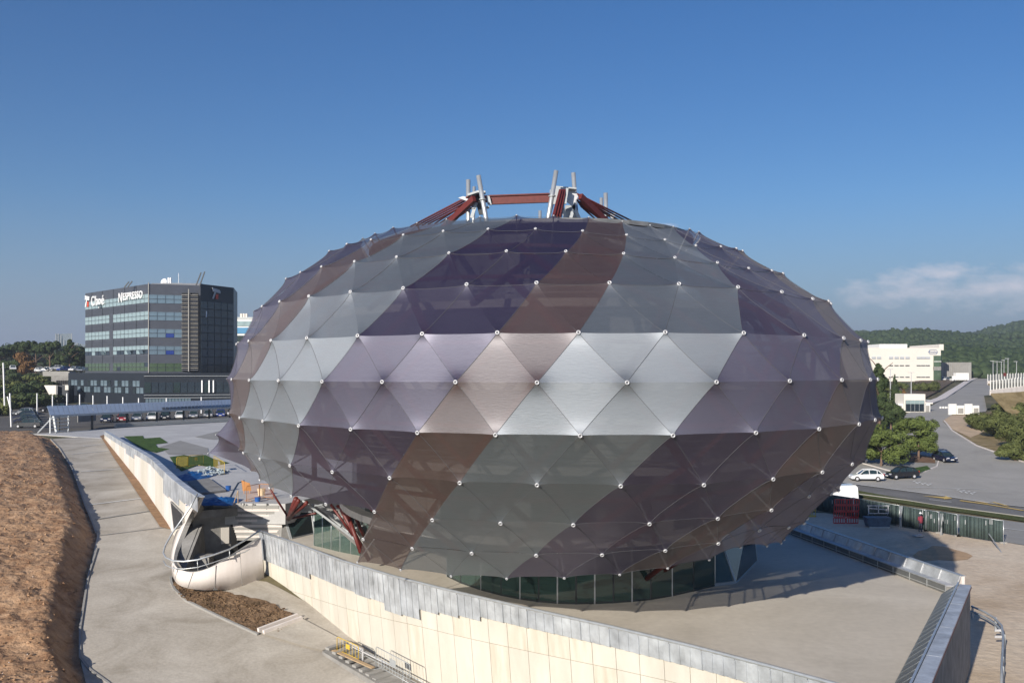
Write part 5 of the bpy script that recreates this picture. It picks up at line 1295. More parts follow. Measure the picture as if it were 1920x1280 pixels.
def tree(nm, loc, h, r, style, mt, label, cat='tree', group=None, n=6000, size=.16, seed=0, var=0):
    key = (style, mt.name, round(h / r, 1), n, var)
    loc = Vector(loc); r0 = empty(nm, tuple(loc), label, cat, group, rz=rnd.uniform(0, 6.28) if n < 4000 else 0)
    rng = np.random.default_rng(seed + 11)
    if key not in TREEC:
        V, nn = leaf_cloud(rng, crown_lobes(rng, h, r, style), n, size); TREEC[key] = (mesh_quads('crown', V, nn, mt), h)
        m = MB(); tr = max(.05, h * .022)
        if style != 'bush':
            top = {'umbrella': .72, 'round': .55, 'tall': .9, 'column': .6}[style]
            m.tube([(0, 0, -.3), (h * .01, 0, h * .25), (-h * .01, h * .01, h * top)], [tr * 1.3, tr, tr * .5], 7)
            for i in range(7):
                a = rng.uniform(0, 6.28); z0 = rng.uniform(.3, top) * h; m.tube([(0, 0, z0), (math.cos(a) * r * .35, math.sin(a) * r * .35, z0 + h * .12), (math.cos(a) * r * .65, math.sin(a) * r * .65, z0 + h * .2)], [tr * .5, tr * .35, tr * .12], 5)
        else:
            for i in range(5): a = rng.uniform(0, 6.28); m.tube([(0, 0, -.1), (math.cos(a) * r * .4, math.sin(a) * r * .4, h * .5)], [.05, .02], 5)
        me = bpy.data.meshes.new('trunk'); me.from_pydata(m.v, [], m.f); me.materials.append(M_BARK); TREEC[key + ('t',)] = me
    me, h0 = TREEC[key]
    for nm2, q in (('crown', me), ('trunk' if style != 'bush' else 'stems', TREEC[key + ('t',)])):
        o = bpy.data.objects.new(nm2, q); COL.objects.link(o); o.parent = r0; LOC[o.name] = (0, 0, 0)
    r0.scale = (h / h0,) * 3
    return r0
# pines by the forecourt
p = ground(1722, 863); tree('pine_tree', p, 6.6, 3.5, 'round', M_PINE, 'round-headed pine standing alone above the dark blue car', n=15000, size=.13, seed=1, group='pines beside the forecourt')
p = ground(1652, 876); tree('pine_tree', p, 6.0, 4.3, 'round', M_PINE, 'wide low pine spreading above the white car', n=15000, size=.13, seed=2, group='pines beside the forecourt', var=1)
p = ground(1610, 872); tree('pine_tree', p, 5.2, 3.6, 'round', M_PINE, 'pine half hidden behind the lower right edge of the rounded building', n=9000, size=.13, seed=5, group='pines beside the forecourt', var=2)
p = ground(1648, 800); tree('pine_tree', p, 12.0, 3.8, 'tall', M_DPINE, 'tall dark pine beside the right edge of the rounded building', n=14000, size=.2, seed=3)
p = ground(1670, 812); tree('pine_tree', p, 6.5, 3.2, 'round', M_DPINE, 'dark shaggy pine between the tall pine and the round-headed one', n=9000, size=.17, seed=4)
for i, (x, y, h, r) in enumerate(((1880, 822, 5.0, 4.6), (1852, 806, 4.2, 3.8), (1912, 845, 5.0, 4.5), (1890, 780, 4.5, 4.4), (1920, 800, 4.8, 4.4), (1905, 865, 3.2, 3.0))):
    lab = ['broad bushy tree with a pale trunk on the dry bank', 'dark bush at the upper left corner of the dry bank, beside the white gates', 'dense bush at the right edge of the view on the lower bank', 'wide bush along the top of the dry bank below the white fence', 'bush at the right edge of the view at mid bank', 'lowest small bush on the dry bank near the road'][i]
    p = ground(x, y); tree('bush', p, h, r, 'bush', M_BUSH, lab, 'bush', 'bushes on the dry bank', n=9000, size=.15, seed=20 + i, var=i)

# ------------------------------------------------------------------ wooded hills (far-off wood, one mass)
rng = np.random.default_rng(5)
bm_ = bmesh.new(); bmesh.ops.create_icosphere(bm_, subdivisions=2, radius=1); iv = np.array([v.co[:] for v in bm_.verts]); ifc = np.array([[v.index for v in f.verts] for f in bm_.faces]); bm_.free()
pts = []
while len(pts) < 13500:
    y = 432 + rng.random() ** 1.25 * 1250; x = rng.uniform(.27, .62) * y
    if x < .445 * y and y < 450: continue
    if abs(x / y - .4385) < .022 and abs(y - 652) < 34: continue
    if 640 < y < 800 and .41 < x / y < .475 and rng.random() < .0: continue
    if y > 560 and noise.noise(Vector((x * .012, y * .012, 2))) > .36: continue
    pts.append((x, y))
V = []; Fc = []
pa = np.array(pts); nP = len(pa)
zz = np.array([Z(x, y) for x, y in pts]); sz = rng.uniform(1.3, 3.4, nP) * (1 + (pa[:, 1] - 430) / 2600)
jit = 1 + rng.normal(0, .16, (nP, len(iv), 1))
VV = iv[None] * jit * np.stack([sz, sz, sz * rng.uniform(.7, 1.1, nP)], 1)[:, None, :] + np.stack([pa[:, 0], pa[:, 1], zz + sz * .8], 1)[:, None, :]
FF = (ifc[None] + (np.arange(nP) * len(iv))[:, None, None]).reshape(-1, 3)
me = bpy.data.meshes.new('hillside_wood'); V = VV.reshape(-1, 3); me.vertices.add(len(V)); me.vertices.foreach_set('co', V.astype(np.float32).ravel())
me.loops.add(FF.size); me.loops.foreach_set('vertex_index', FF.astype(np.int32).ravel()); me.polygons.add(len(FF)); me.polygons.foreach_set('loop_start', np.arange(0, FF.size, 3, dtype=np.int32)); me.polygons.foreach_set('loop_total', np.full(len(FF), 3, np.int32))
me.materials.append(M_FAR); me.update(); me.validate(); o = bpy.data.objects.new('hillside_wood', me); COL.objects.link(o); LOC[o.name] = (0, 0, 0); o['kind'] = 'stuff'
# bare red clearing on the hillside
sheet('red_clearing', [tuple(P(x, 655, dd)[:2]) for x, dd in ((1738, 650), (1775, 684), (1820, 680), (1812, 630), (1780, 618), (1745, 622))], mat('red_clearing_soil', (.34, .17, .09), 1, var=.2, scale=.05), 3.5, 10)

# ------------------------------------------------------------------ cream building on the right
rb = P(1622, 715, 400); bx0, bx1 = P(1560, 0, 400).x, P(1764, 0, 400).x; y0 = 400.0; zt_ = (HY - 652) / F * 400; zg = Z(bx1, 400) - .3
cb = empty('cream_office_block', ((bx0 + bx1) / 2, y0 + 15, zg), 'long cream three-storey building with a hexagon sign, beyond the pines', 'building')
m = MB(); m.box(((bx0 + bx1) / 2, y0 + 17.5, (zg + zt_) / 2), (bx1 - bx0, 35, zt_ - zg)); m.build('wall', M_CREAM, cb)
m = MB(); q0, q1 = P(1649, 645, 405), P(1701, 645, 405); m.box(((q0.x + q1.x) / 2, 412, (q0.z + zt_) / 2 + .02), (q1.x - q0.x, 14, q0.z - zt_)); m.build('roof_plant_room', M_WHITE, cb)
def pane(par, px0, px1, py0, py1, yd, mt, nm='window', th=.25):
    a, b = P(px0, py0, yd), P(px1, py1, yd); m = MB(); m.box(((a.x + b.x) / 2, yd - th / 2 + .02, (a.z + b.z) / 2), (b.x - a.x, th, a.z - b.z)); return m.build(nm, mt, par)
for x in (1634, 1644, 1666.5, 1677, 1687, 1697.5, 1718.5, 1727, 1735.5): pane(cb, x, x + 7.5, 668.5, 672.5, y0, M_LOGOG, th=.35)
for x in (1666.5, 1677, 1687, 1697.5, 1718.5, 1727, 1735.5): pane(cb, x, x + 7.5, 684.3, 686, y0, M_WIN4); pane(cb, x, x + 7.5, 706, 707.5, y0, M_WIN4)
pane(cb, 1750, 1763.5, 666.5, 712, y0, M_WIN3, 'corner_glazing', .5); pane(cb, 1750, 1763.5, 677, 678.2, y0, M_WHITE, 'glazing_band', .7); pane(cb, 1750, 1763.5, 687, 694, y0, M_CONCG, 'glazing_spandrel', .6)
m = MB(); m.box((bx1 + .5, y0 + 3, (P(0, 666, 400).z + zg) / 2), (.12, 5, P(0, 666, 400).z - zg)); m.build('side_glazing', M_WIN4, cb)
m = MB(); e = P(1765, 0, 400).x; m.box((e + .9, y0 + 17, (zt_ + zg) / 2 + 7.2), (1.8, 30, 2.4)); m.build('side_parapet_band', M_CREAM, cb)
a0_ = P(1773, 679, 420); a1_ = P(1819, 712, 420); m = MB(); m.box(((a0_.x + a1_.x) / 2 - 2, 430, (a0_.z + zg) / 2), (a1_.x - a0_.x + 6, 18, a0_.z - zg)); m.build('annex', M_WALK, cb)
for i in range(12):
    x = a0_.x + i * (a1_.x - a0_.x) / 12; m = MB(); m.box((x, 420.9, (a0_.z + zg) / 2), (.12, .12, a0_.z - zg)); m.build('annex_rib', M_CONCG, cb)
# hexagon sign and its lettering
cx_, cz_ = P(1749, 659.5, 400).x, P(1749, 659.5, 400).z; m = MB(); w, h = 1.9, .9
hx = [(cx_ - w, cz_), (cx_ - w * .62, cz_ + h), (cx_ + w * .62, cz_ + h), (cx_ + w, cz_), (cx_ + w * .62, cz_ - h), (cx_ - w * .62, cz_ - h)]
for i in range(6): m.bar((hx[i][0], y0 - .2, hx[i][1]), (hx[(i + 1) % 6][0], y0 - .2, hx[(i + 1) % 6][1]), .16)
m.build('hexagon_outline', M_LOGOB, cb)
def text(s_, size, loc, rz, mt, par, nm='lettering', ext=.05, align='LEFT', sx=1.0, bold=.02):
    """one mesh per letter"""
    xo = 0.0; objs = []
    for ch in s_:
        cu = bpy.data.curves.new('f', 'FONT'); cu.body = ch; cu.size = size; cu.extrude = ext; cu.offset = size * bold
        t_ = bpy.data.objects.new('f', cu); COL.objects.link(t_); dg = bpy.context.evaluated_depsgraph_get(); me = bpy.data.meshes.new_from_object(t_.evaluated_get(dg))
        xsv = [v.co.x for v in me.vertices]; x0, x1 = min(xsv), max(xsv)
        for v in me.vertices: v.co.x += xo - x0
        xo += (x1 - x0) + size * .11; bpy.data.objects.remove(t_); objs.append(me)
    sh = {'LEFT': 0, 'CENTER': xo / 2}[align]
    for me in objs:
        for v in me.vertices: v.co.x = (v.co.x - sh) * sx
        me.materials.clear(); me.materials.append(mt); me.name = 'letter'
        o = bpy.data.objects.new('letter', me); COL.objects.link(o); o.parent = par; o.location = Vector(loc) - Vector(LOC[par.name]); o.rotation_euler = (R(90), 0, rz); LOC[o.name] = (0, 0, 0)
text('Roche', 1.05, (cx_, y0 - .25, cz_ - .35), 0, M_LOGOB, cb, align='CENTER')
# guard house and white gates
gh = ground(1718, 773); yg = gh.y; r0 = empty('gatehouse', tuple(gh), 'small cream gatehouse with a wide green window at the foot of the climbing road', 'gatehouse')
def gb(px0, px1, py0, py1, dep, mt, nm, yo=0.0):
    a, b = P(px0, py0, yg), P(px1, py1, yg); m = MB(); m.box(((a.x + b.x) / 2, yg + yo + dep / 2, (a.z + b.z) / 2), (b.x - a.x, dep, a.z - b.z)); return m.build(nm, mt, r0)
gb(1695, 1735, 738.5, 774.5, 5, M_CREAM, 'wall'); gb(1697.5, 1732, 750, 771, .1, M_WIN4, 'window', -.12); gb(1697.5, 1732, 750, 757, .06, M_WIN1, 'blind', -.2)
for x in (1697.5, 1707, 1714.5, 1723, 1732): gb(x - .22, x + .22, 750, 771, .1, M_GSTEEL, 'window_mullion', -.24)
gb(1685, 1695, 757, 773, 3, M_WHITE, 'side_wing', .5); gb(1736, 1746, 757, 775, 3, M_WHITE, 'side_wing', .5); gb(1688, 1692.5, 760, 771, .1, M_WALK, 'side_wing_panel', .38); gb(1738, 1744, 760, 772, .1, M_WALK, 'side_wing_panel', .38)
gb(1734, 1748, 749.5, 751, 3, M_GSTEEL, 'canopy', .2)
for i, (x0, x1, yt) in enumerate(((1779, 1793.5, 757), (1794.5, 1808, 760), (1809.5, 1823.5, 757), (1824.5, 1836, 760))):
    a = ground(x0, 778); d_ = a.y; r1 = empty('white_gate_wall', tuple(a), ['leftmost tall white entrance wall by the climbing road', 'lower white entrance wall with a notice, second in the row', 'third white entrance wall, tall', 'last and lowest white entrance wall beside the bush'][i], 'gate wall', 'white entrance walls')
    u, v = P(x0, yt, d_), P(x1, 778, d_); m = MB(); m.box(((u.x + v.x) / 2, d_ + .2, (u.z + v.z) / 2), (v.x - u.x, .4, u.z - v.z)); m.build('wall_slab', M_WHITE, r1)
    m = MB(); m.box(((u.x + v.x) / 2, d_ - .02, u.z * .45 + v.z * .55), ((v.x - u.x) * .75, .04, (u.z - v.z) * .55)); m.build('notice_panel', M_SIGN if i % 2 == 0 else M_WALK, r1)
for i in range(4):
    a = ground(1763 + i * 5, 766); m = MB(); m.box((a.x, a.y, a.z + .25), (.35, .35, .5)); tag(m.build('white_bollard', M_WHITE, base=tuple(a)), 'small white bollard left of the entrance walls, ' + nth(i, 4), 'bollard', 'white bollards')
# kerb and bank up the climbing road, truck, cars, lamps, fences
sheet('road_bank', G((1700, 742), (1735, 748), (1760, 735), (1790, 715), (1760, 711), (1715, 716)), mat('brown_bank', (.10, .065, .035), 1, var=.3, scale=.3), 0.4, 8)
strip('kerb', ((1740, 757), (1765, 748), (1790, 732), (1815, 715), (1832, 706)), 2.2, M_CONCP, 0.2, 0.15)
p = ground(1802, 716); r0 = empty('box_truck', tuple(p), 'white box truck parked at the top of the climbing road', 'truck')
m = MB(); m.box((p.x, p.y, p.z + 2.2), (5.0, 2.4, 2.8)); m.build('box', M_WHITE, r0); m = MB(); m.box((p.x - 3.3, p.y, p.z + 1.5), (1.5, 2.2, 1.9)); m.build('cab', PAINT['white_car_paint'], r0)
m = MB(); m.box((p.x - 4.0, p.y, p.z + 1.9), (.2, 2.0, .8)); m.build('windscreen', M_GLASSD, r0)
for x in (-3.1, 1.6):
    m = MB(); m.tube([(p.x + x, p.y - 1.2, p.z + .45), (p.x + x, p.y + 1.2, p.z + .45)], .45, 12); m.build('wheel', M_BLK, r0)
cols = list(PAINT)
for i in range(9):
    p = ground(1690 + i * 11, 713.5, .1); make_car('parked_car', PAINT[cols[(i * 3) % 7]], 'distant car parked in front of the cream building, ' + nth(i, 9), tuple(p), R(85), 'cars in front of the cream building', detail=False)
for i, (x, yt, yb) in enumerate(((1862, 676.5, 703), (1869.5, 677.5, 703), (1877.5, 678, 705), (1890, 672, 700), (1906, 677.5, 712), (1882.5, 675, 700))):
    d_ = 330.0 if i != 3 else 300; zt2 = (HY - yt) / F * d_; x_ = (x - CX) / F * d_; zb = min(Z(x_, d_), (HY - yb) / F * d_)
    r0 = empty('street_lamp', (x_, d_, zb), 'grey street lamp above the white fence, ' + ['first from the left', 'second from the left', 'third from the left', 'the tallest of the row', 'farthest right', 'fourth, partly behind the tallest'][i], 'street lamp', 'street lamps above the white fence')
    m = MB(); m.tube([(x_, d_, zb), (x_, d_, zt2)], [.12, .08], 6); m.build('pole', M_CAP, r0); m = MB(); m.box((x_ - .3, d_, zt2), (1.2, .3, .15)); m.build('lamp_head', M_CAP, r0)
for i, (x, yt, yb, d0) in enumerate(((1669.5, 692, 752, 230), (1708.5, 698, 742, 235))):
    x_ = (x - CX) / F * d0; zt2 = (HY - yt) / F * d0; zb = Z(x_, d0); r0 = empty('street_lamp', (x_, d0, zb), ['white lamp post left of the gatehouse, the taller one', 'slim lamp post right above the gatehouse roof'][i], 'street lamp')
    m = MB(); m.tube([(x_, d0, zb), (x_, d0, zt2)], [.13, .08], 6); m.build('pole', M_CAP, r0); m = MB(); m.box((x_, d0, zt2), (1.3, .3, .12)); m.build('lamp_head', M_CAP, r0)
def white_fence(px0, py0, px1, py1, h, n, label, d0, d1):
    r0 = empty('white_fence', tuple(P(px0, py0, d0)), label, 'fence')
    for i in range(n + 1):
        t = i / n; p = P(px0, py0, d0).lerp(P(px1, py1, d1), t); m = MB(); m.bar(p, p + Vector((0, 0, h)), .14, .1); m.build('fence_post', M_WHITE, r0)
    a, b = P(px0, py0, d0), P(px1, py1, d1)
    m = MB(); m.slab([a + Vector((0, .2, .2)), b + Vector((0, .2, .2)), b + Vector((0, .2, h * .9)), a + Vector((0, .2, h * .9))], .05); m.build('fence_mesh', M_MESHF, r0)
    m = MB(); m.slab([a + Vector((0, .3, -.9)), b + Vector((0, .3, -.9)), b + Vector((0, .3, 0.15)), a + Vector((0, .3, 0.15))], .3); m.build('fence_base_wall', M_CONCP, r0)
    m = MB(); zz_ = Z(a.x, a.y - 14) - .5; m.slab([Vector((a.x, a.y - 14, zz_)), Vector((b.x + 8, b.y - 14, zz_)), b + Vector((8, 0, -.8)), a + Vector((0, 0, -.8))], .3); m.build('earth_slope', M_DRYG, r0)
white_fence(1857, 732, 1925, 724, 1.9, 12, 'near white picket fence stepping up above the bushy bank', 190, 195)
white_fence(1852, 715, 1925, 712, 1.9, 14, 'farther white fence below the row of street lamps', 260, 262)
sheet('upper_bank', G((1845, 745), (1900, 738), (2050, 735), (2050, 760), (1880, 765), (1850, 770)), M_LAND, .5, 8)
m = MB(); a = P(1884, 702, 255); m.box(tuple(a), (.7, .2, .9)); tag(m.build('red_notice', M_RED, base=tuple(a)), 'small red notice board on the farther white fence', 'notice board')
for i, (x, y, h, r) in enumerate(((1678, 735, 8.0, 1.1), (1695, 742, 4.6, .9))):
    d0 = 225; p = Vector(((x - CX) / F * d0, d0, Z((x - CX) / F * d0, d0))); tree('cypress_tree', p, h, r, 'column', M_AUT if i else M_DPINE, ['narrow dark cypress in front of the cream building', 'short bronze cypress left of the gatehouse'][i], n=2500, size=.18, seed=40 + i)
for i, (x, y, h, r) in enumerate(((1733, 735, 3.6, 4.0), (1680, 752, 3.0, 2.6), (1652, 745, 4.6, 4.0), (1690, 730, 2.6, 2.6))):
    p = ground(x, y); tree('bush', p, h, r, 'bush', M_BUSH if i != 1 else M_PINE, ['rounded bush on the brown bank behind the gatehouse roof', 'yellow-green shrub just left of the gatehouse', 'large shrub behind the tall dark pine', 'low shrub under the cypress'][i], 'bush', n=4000, size=.2, seed=50 + i)

# ------------------------------------------------------------------ left background: dark office block
YC = 218.0
def L3(px, py, d): return P(px, py, d)
ob = empty('office_block', (-79.6, 218, -8), 'dark glass and grey office block with white rooftop lettering at left', 'building')
c0 = P(279, 0, 218); c1 = P(160, 0, 245.0); c2 = P(376, 0, 219.5); zr = (HY - 532) / F * 218; zb0 = 0.0
z_of = lambda py: (HY - py) / F * 218
A0 = Vector((c0.x, 218, 0)); A1 = Vector((c1.x, 245.0, 0)); A2 = Vector((P(376, 0, 222).x, 222, 0)); back = A2 + (A1 - A0)
m = MB(); m.prism([(A0.x, A0.y), (A2.x, A2.y), (back.x, back.y), (A1.x, A1.y)], -.4, zr); m.build('wall', M_CLAD1, ob)
sp = zr - z_of(551)
storey = (z_of(551) - z_of(679.5)) / 4
nl = (A1 - A0).normalized(); outl = Vector((nl.y, -nl.x, 0)); outl = outl if outl.y < 0 else -outl
nr = (A2 - A0).normalized(); outr = Vector((nr.y, -nr.x, 0)); outr = outr if outr.y < 0 else -outr
LL = (A1 - A0).length; LR = (P(342, 0, 220.5) - P(279, 0, 218)).length
LR = (Vector((P(342, 0, 220.7).x, 220.7, 0)) - A0).length
# one pane per kind, shared
def pane_src(w, h, mt): 
    m = MB(); m.box((0, 0, 0), (w, .10, h)); return m
PM = {}
def put_pane(a, dirv, outv, t, z, w, h, mt, nm='window', tilt=0):
    k = (round(w, 2), round(h, 2), mt.name)
    if k not in PM:
        mb = pane_src(w, h, mt); me = bpy.data.meshes.new('window'); me.from_pydata(mb.v, [], mb.f); me.materials.append(mt); PM[k] = me
    o = bpy.data.objects.new(nm, PM[k]); COL.objects.link(o); o.parent = ob
    p = a + dirv * t + outv * .05; o.location = Vector((p.x, p.y, z)) - Vector(LOC[ob.name]); o.rotation_euler = (tilt, 0, math.atan2(dirv.y, dirv.x)); LOC[o.name] = (0, 0, 0)
ncol = 17; hw = storey * .225
for f in range(5):
    ztop = z_of(551) - f * storey
    for r_ in range(2):
        for c in range(ncol):
            if c == 9 and f > 0: continue
            if f == 4: mt = M_WIN3 if (c * 5 + r_) % 9 else M_WIN4
            else: mt = M_WIN1 if not (f == 3 and r_ == 1 and (c * 7) % 3 < 2) else M_WIN4
            tl = 0
            w = LL / ncol
            put_pane(A0, nl, outl, (c + .5) * w, ztop - hw / 2 - r_ * (hw + .12), w * .88, hw, mt)
    for r_ in range(2):
        for c in range(4):
            w = LR / 4; mt = M_WIN2 if f < 4 else M_WIN3
            if (f, r_, c) in ((2, 1, 2), (3, 1, 2)): mt = PAINT['blue_car_paint']
            put_pane(A0, nr, outr, (c + .5) * w, ztop - hw / 2 - .15 - r_ * (hw + .12), w * .94, hw, mt)
for (f, c) in ((0, 12), (3, 11), (3, 4), (3, 1)):      # windows tilted open
    ztop = z_of(551) - f * storey; w = LL / ncol; put_pane(A0, nl, outl + outl * 6, (c + .5) * w, ztop - hw * 1.5 - .12, w * .9, hw, M_WIN2, 'open_window', R(-22))
m = MB()
for j in range(16):
    z = -.1 + j * storey / 3.1
for c in range(0, 18, 3):
    p = A0 + nl * (LL * c / 17) + outl * .03; m.box((p.x, p.y, zr / 2), (.08, .08, zr - .1), math.atan2(nl.y, nl.x))
m.build('cladding_joint', M_CLAD2, ob)
for j in range(0, 5):
    for q in range(1, 4):
        z = z_of(551) - j * storey - 2 * hw - .3 - q * (storey - 2 * hw - .3) / 4; a, b = A0 + outl * .03, A1 + outl * .03; mm = MB(); mm.bar((a.x, a.y, z), (b.x, b.y, z), .05, .04); mm.build('cladding_groove', M_CLAD2, ob)
m = MB(); m.bar((A0.x, A0.y - .1, -.3), (A0.x, A0.y - .1, zr + .3), .18); m.build('corner_post', M_WALK, ob)
# louvred bay and dark block
s0 = Vector((P(343, 0, 221).x, 221, 0)); s1 = Vector((P(375, 0, 222).x, 222, 0))
for j in range(38):
    z = .3 + j * (zr - 2.6) / 37; m = MB(); m.bar((s0.x, s0.y - .9, z), (s1.x, s1.y - 1.3, z), .3, .16); m.build('louvre', M_CONCG if j % 2 else M_CLAD1, ob)
m = MB(); m.slab([(s0.x, s0.y - .6, 0), (s1.x, s1.y - 1.0, 0), (s1.x, s1.y - 1.0, zr - 1.8), (s0.x, s0.y - .6, zr - 1.8)], .05); m.build('louvre_recess', M_BLK, ob)
m = MB(); m.bar((s0.x + 1.6, s0.y - 1.0, 0), (s0.x + 1.6, s0.y - 1.0, zr - 1), .2); m.build('louvre_post', M_WALK, ob)
B0 = Vector((P(376, 0, 217).x, 217, 0)); B1 = Vector((P(438, 0, 227).x, 227, 0)); bd = (B1 - B0).normalized(); bo = Vector((bd.y, -bd.x, 0)); bo = bo if bo.y < 0 else -bo
zr2 = (HY - 532) / F * 217; b2, b3 = B1 + Vector((-3, 14, 0)), B0 + Vector((-1.5, 14, 0))
m = MB(); m.prism([(B0.x, B0.y), (B1.x, B1.y), (b2.x, b2.y), (b3.x, b3.y)], -8, zr2); m.build('dark_block', M_CLAD2, ob)
LB = (B1 - B0).length
for f in range(13):
    for c in range(5):
        z = zr2 - 4.5 - f * 1.75; put_pane(B0, bd, bo, (c + .5) * LB / 5, z, LB / 5 * .92, 1.55 if f % 2 else 1.5, M_WIN4)
put_pane(B0, bd, bo + bo * 1, LB * .16, zr2 - 6.5, .35, 1.3, M_SIGN, 'white_blind')  # plain white pane among the dark ones
# podium
p0, p1, p2 = P(128, 0, 232), P(270, 0, 209), P(432, 0, 214)
m = MB(); zt3 = z_of(696) - .05
m.prism([(p0.x, p0.y), (p1.x, p1.y), (p2.x, p2.y), (p2.x + 4, 240), (p0.x + 6, 262)], -8.2, -.35); m.build('podium', M_CLAD2, ob)
pd = (Vector((p0.x, p0.y, 0)) - Vector((p1.x, p1.y, 0))); PL = pd.length; pd.normalize(); po = Vector((pd.y, -pd.x, 0)); po = po if po.y < 0 else -po
for r_ in range(2):
    for c in range(22):
        if (c * 7 + r_ * 3) % 8 == 0: continue
        put_pane(Vector((p1.x, p1.y, 0)), pd, po, (c + .5) * PL / 22, -2.6 - r_ * 1.45, PL / 22 * .8, 1.2, M_WIN2 if (c + r_) % 3 else M_WIN4)
pe = (Vector((p2.x, p2.y, 0)) - Vector((p1.x, p1.y, 0))); PE = pe.length; pe.normalize(); pf = Vector((pe.y, -pe.x, 0)); pf = pf if pf.y < 0 else -pf
for c in range(12):
    put_pane(Vector((p1.x, p1.y, 0)), pe, pf, (c + .5) * PE / 12, -3.4, PE / 12 * .9, 2.2, M_WIN4 if c % 4 else M_GLASSD)
for c in range(14): put_pane(Vector((p1.x, p1.y, 0)), pe, pf, (c * .45 + .4) * PE / 12, -6.6, .55, 2.0, M_WIN2)
m = MB()
for z in (-1.0, -5.0, -5.6): m.bar(Vector((p1.x, p1.y, z)) + pf * .3, Vector((p2.x, p2.y, z)) + pf * .3, .1)
m.build('podium_rail', M_GSTEEL, ob)
for c in (8, 9, 9.6): 
    q = Vector((p1.x, p1.y, 0)) + pe * (PE * c / 12) + pf * .3; m = MB(); m.box((q.x, q.y, -3.2), (.25, .2, 2.6)); m.build('pale_frame', M_SIGN, ob)
# rooftop: ramps, dishes, antennas, poles
m = MB(); m.box((A2.x - 6, 226, zr + .3), (11, 5, .6)); m.build('roof_upstand', M_CLAD1, ob)
for px_, pt, lean in ((238, 528, 1.1), (244, 527, 1.1), (371, 511, 1.3), (378, 509, 1.3)):
    a = P(px_ + 6 if px_ > 300 else px_ + 4, pt, 222); b = Vector((a.x - lean, 222, zr - .5)); m = MB(); m.bar(a, b, .22); m.build('roof_pole', M_CLAD2, ob)
for px_, pt in ((316, 520.5), (320, 520.5), (335, 512)): a = P(px_, pt, 226); m = MB(); m.tube([(a.x, 226, zr), tuple(a)], .22 if px_ < 330 else .06, 6); m.build('antenna', M_SIGN, ob)
a = P(307, 529, 226); m = MB(); m.tube([(a.x, 226, a.z), (a.x - .2, 225.5, a.z + .1)], [.9, .3], 10); m.tube([(a.x, 226.2, zr), (a.x, 226.2, a.z)], .1, 5); m.build('dish', M_SIGN, ob)
a = P(325, 534, 226); m = MB(); m.box((a.x, 226, zr + .4), (4.5, 1.5, .8)); m.build('roof_unit', M_WALK, ob)
# lettering on the parapet (facing outl)
lrz = math.atan2(-nl.y, -nl.x)
def on_left(t, z): p = A1 - nl * t + outl * .25; return (p.x, p.y, z)
text('Clapé', 3.3, on_left(LL * .125, zr - 3.3), lrz, M_SIGN, ob, ext=.12, sx=.98, bold=.008)
text('N', 3.1, on_left(LL * .575, zr - 3.3), lrz, M_SIGN, ob, ext=.12, sx=.95, bold=.008)
text('ESPRESSO', 2.35, on_left(LL * .645, zr - 2.95), lrz, M_SIGN, ob, ext=.12, sx=.98, bold=.008)
def mark(o_, dirv, outv, s_, mts):
    def pt(u, v): return o_ + dirv * (u * s_) + Vector((0, 0, v * s_)) + outv * .15
    m = MB(); m.slab([pt(0, .62), pt(.45, .78), pt(1.0, .72), pt(1.0, .5), pt(0, .9)][:4], -.1); m.slab([pt(0, .95), pt(.1, .6), pt(1.0, .55), pt(.95, .8)], -.1); m.slab([pt(.0, 0), pt(.2, 0), pt(.5, .6), pt(.3, .6)], -.1); m.build('emblem', mts[0], ob)
    m = MB(); m.slab([pt(.45, 0), pt(.75, 0), pt(.78, .42), pt(.5, .42)], -.1); m.build('emblem_square', mts[1], ob)
mark(A1 + outl * .1 + Vector((0, 0, zr - 3.4)) - nl * .3, -nl, outl, 3.0, (M_SIGN, M_RSIGN))
mark(B0 + bo * .1 + bd * (LB * .32) + Vector((0, 0, zr2 - 3.0)), bd, bo, 2.6, (M_LOGOG, M_RSIGN))
# blue glass block farther back
bb = empty('blue_glass_block', tuple(P(455, 700, 330)), 'pale blue glass office building peeking out between the dark block and the dome', 'building')
def bbx(px0, px1, py0, py1, mt, nm, dep=10, yo=0):
    a, b = P(px0, py0, 330), P(px1, py1, 330); m = MB(); m.box(((a.x + b.x) / 2, 330 + yo + dep / 2, (a.z + b.z) / 2), (b.x - a.x, dep, a.z - b.z)); m.build(nm, mt, bb)
bbx(436, 500, 596, 760, M_WHITE, 'wall', 20); M_BG = mat('sky_blue_glass', (.12, .33, .55), .1, .2, .8)
bbx(436, 500, 602, 611, M_WIN1, 'window_band', .3, -.3); bbx(436, 500, 614, 625, M_BG, 'window_band', .3, -.3); bbx(436, 500, 629, 640, M_GLASSD, 'window_band', .3, -.3); bbx(436, 500, 645, 655, M_BG, 'window_band', .3, -.3)
bbx(436, 500, 594.5, 597, M_GSTEEL, 'cornice', 20.5, -.3)
for x in (447, 452, 457): bbx(x, x + 3.5, 587, 595, M_CREAM, 'roof_vent', 1, 2)

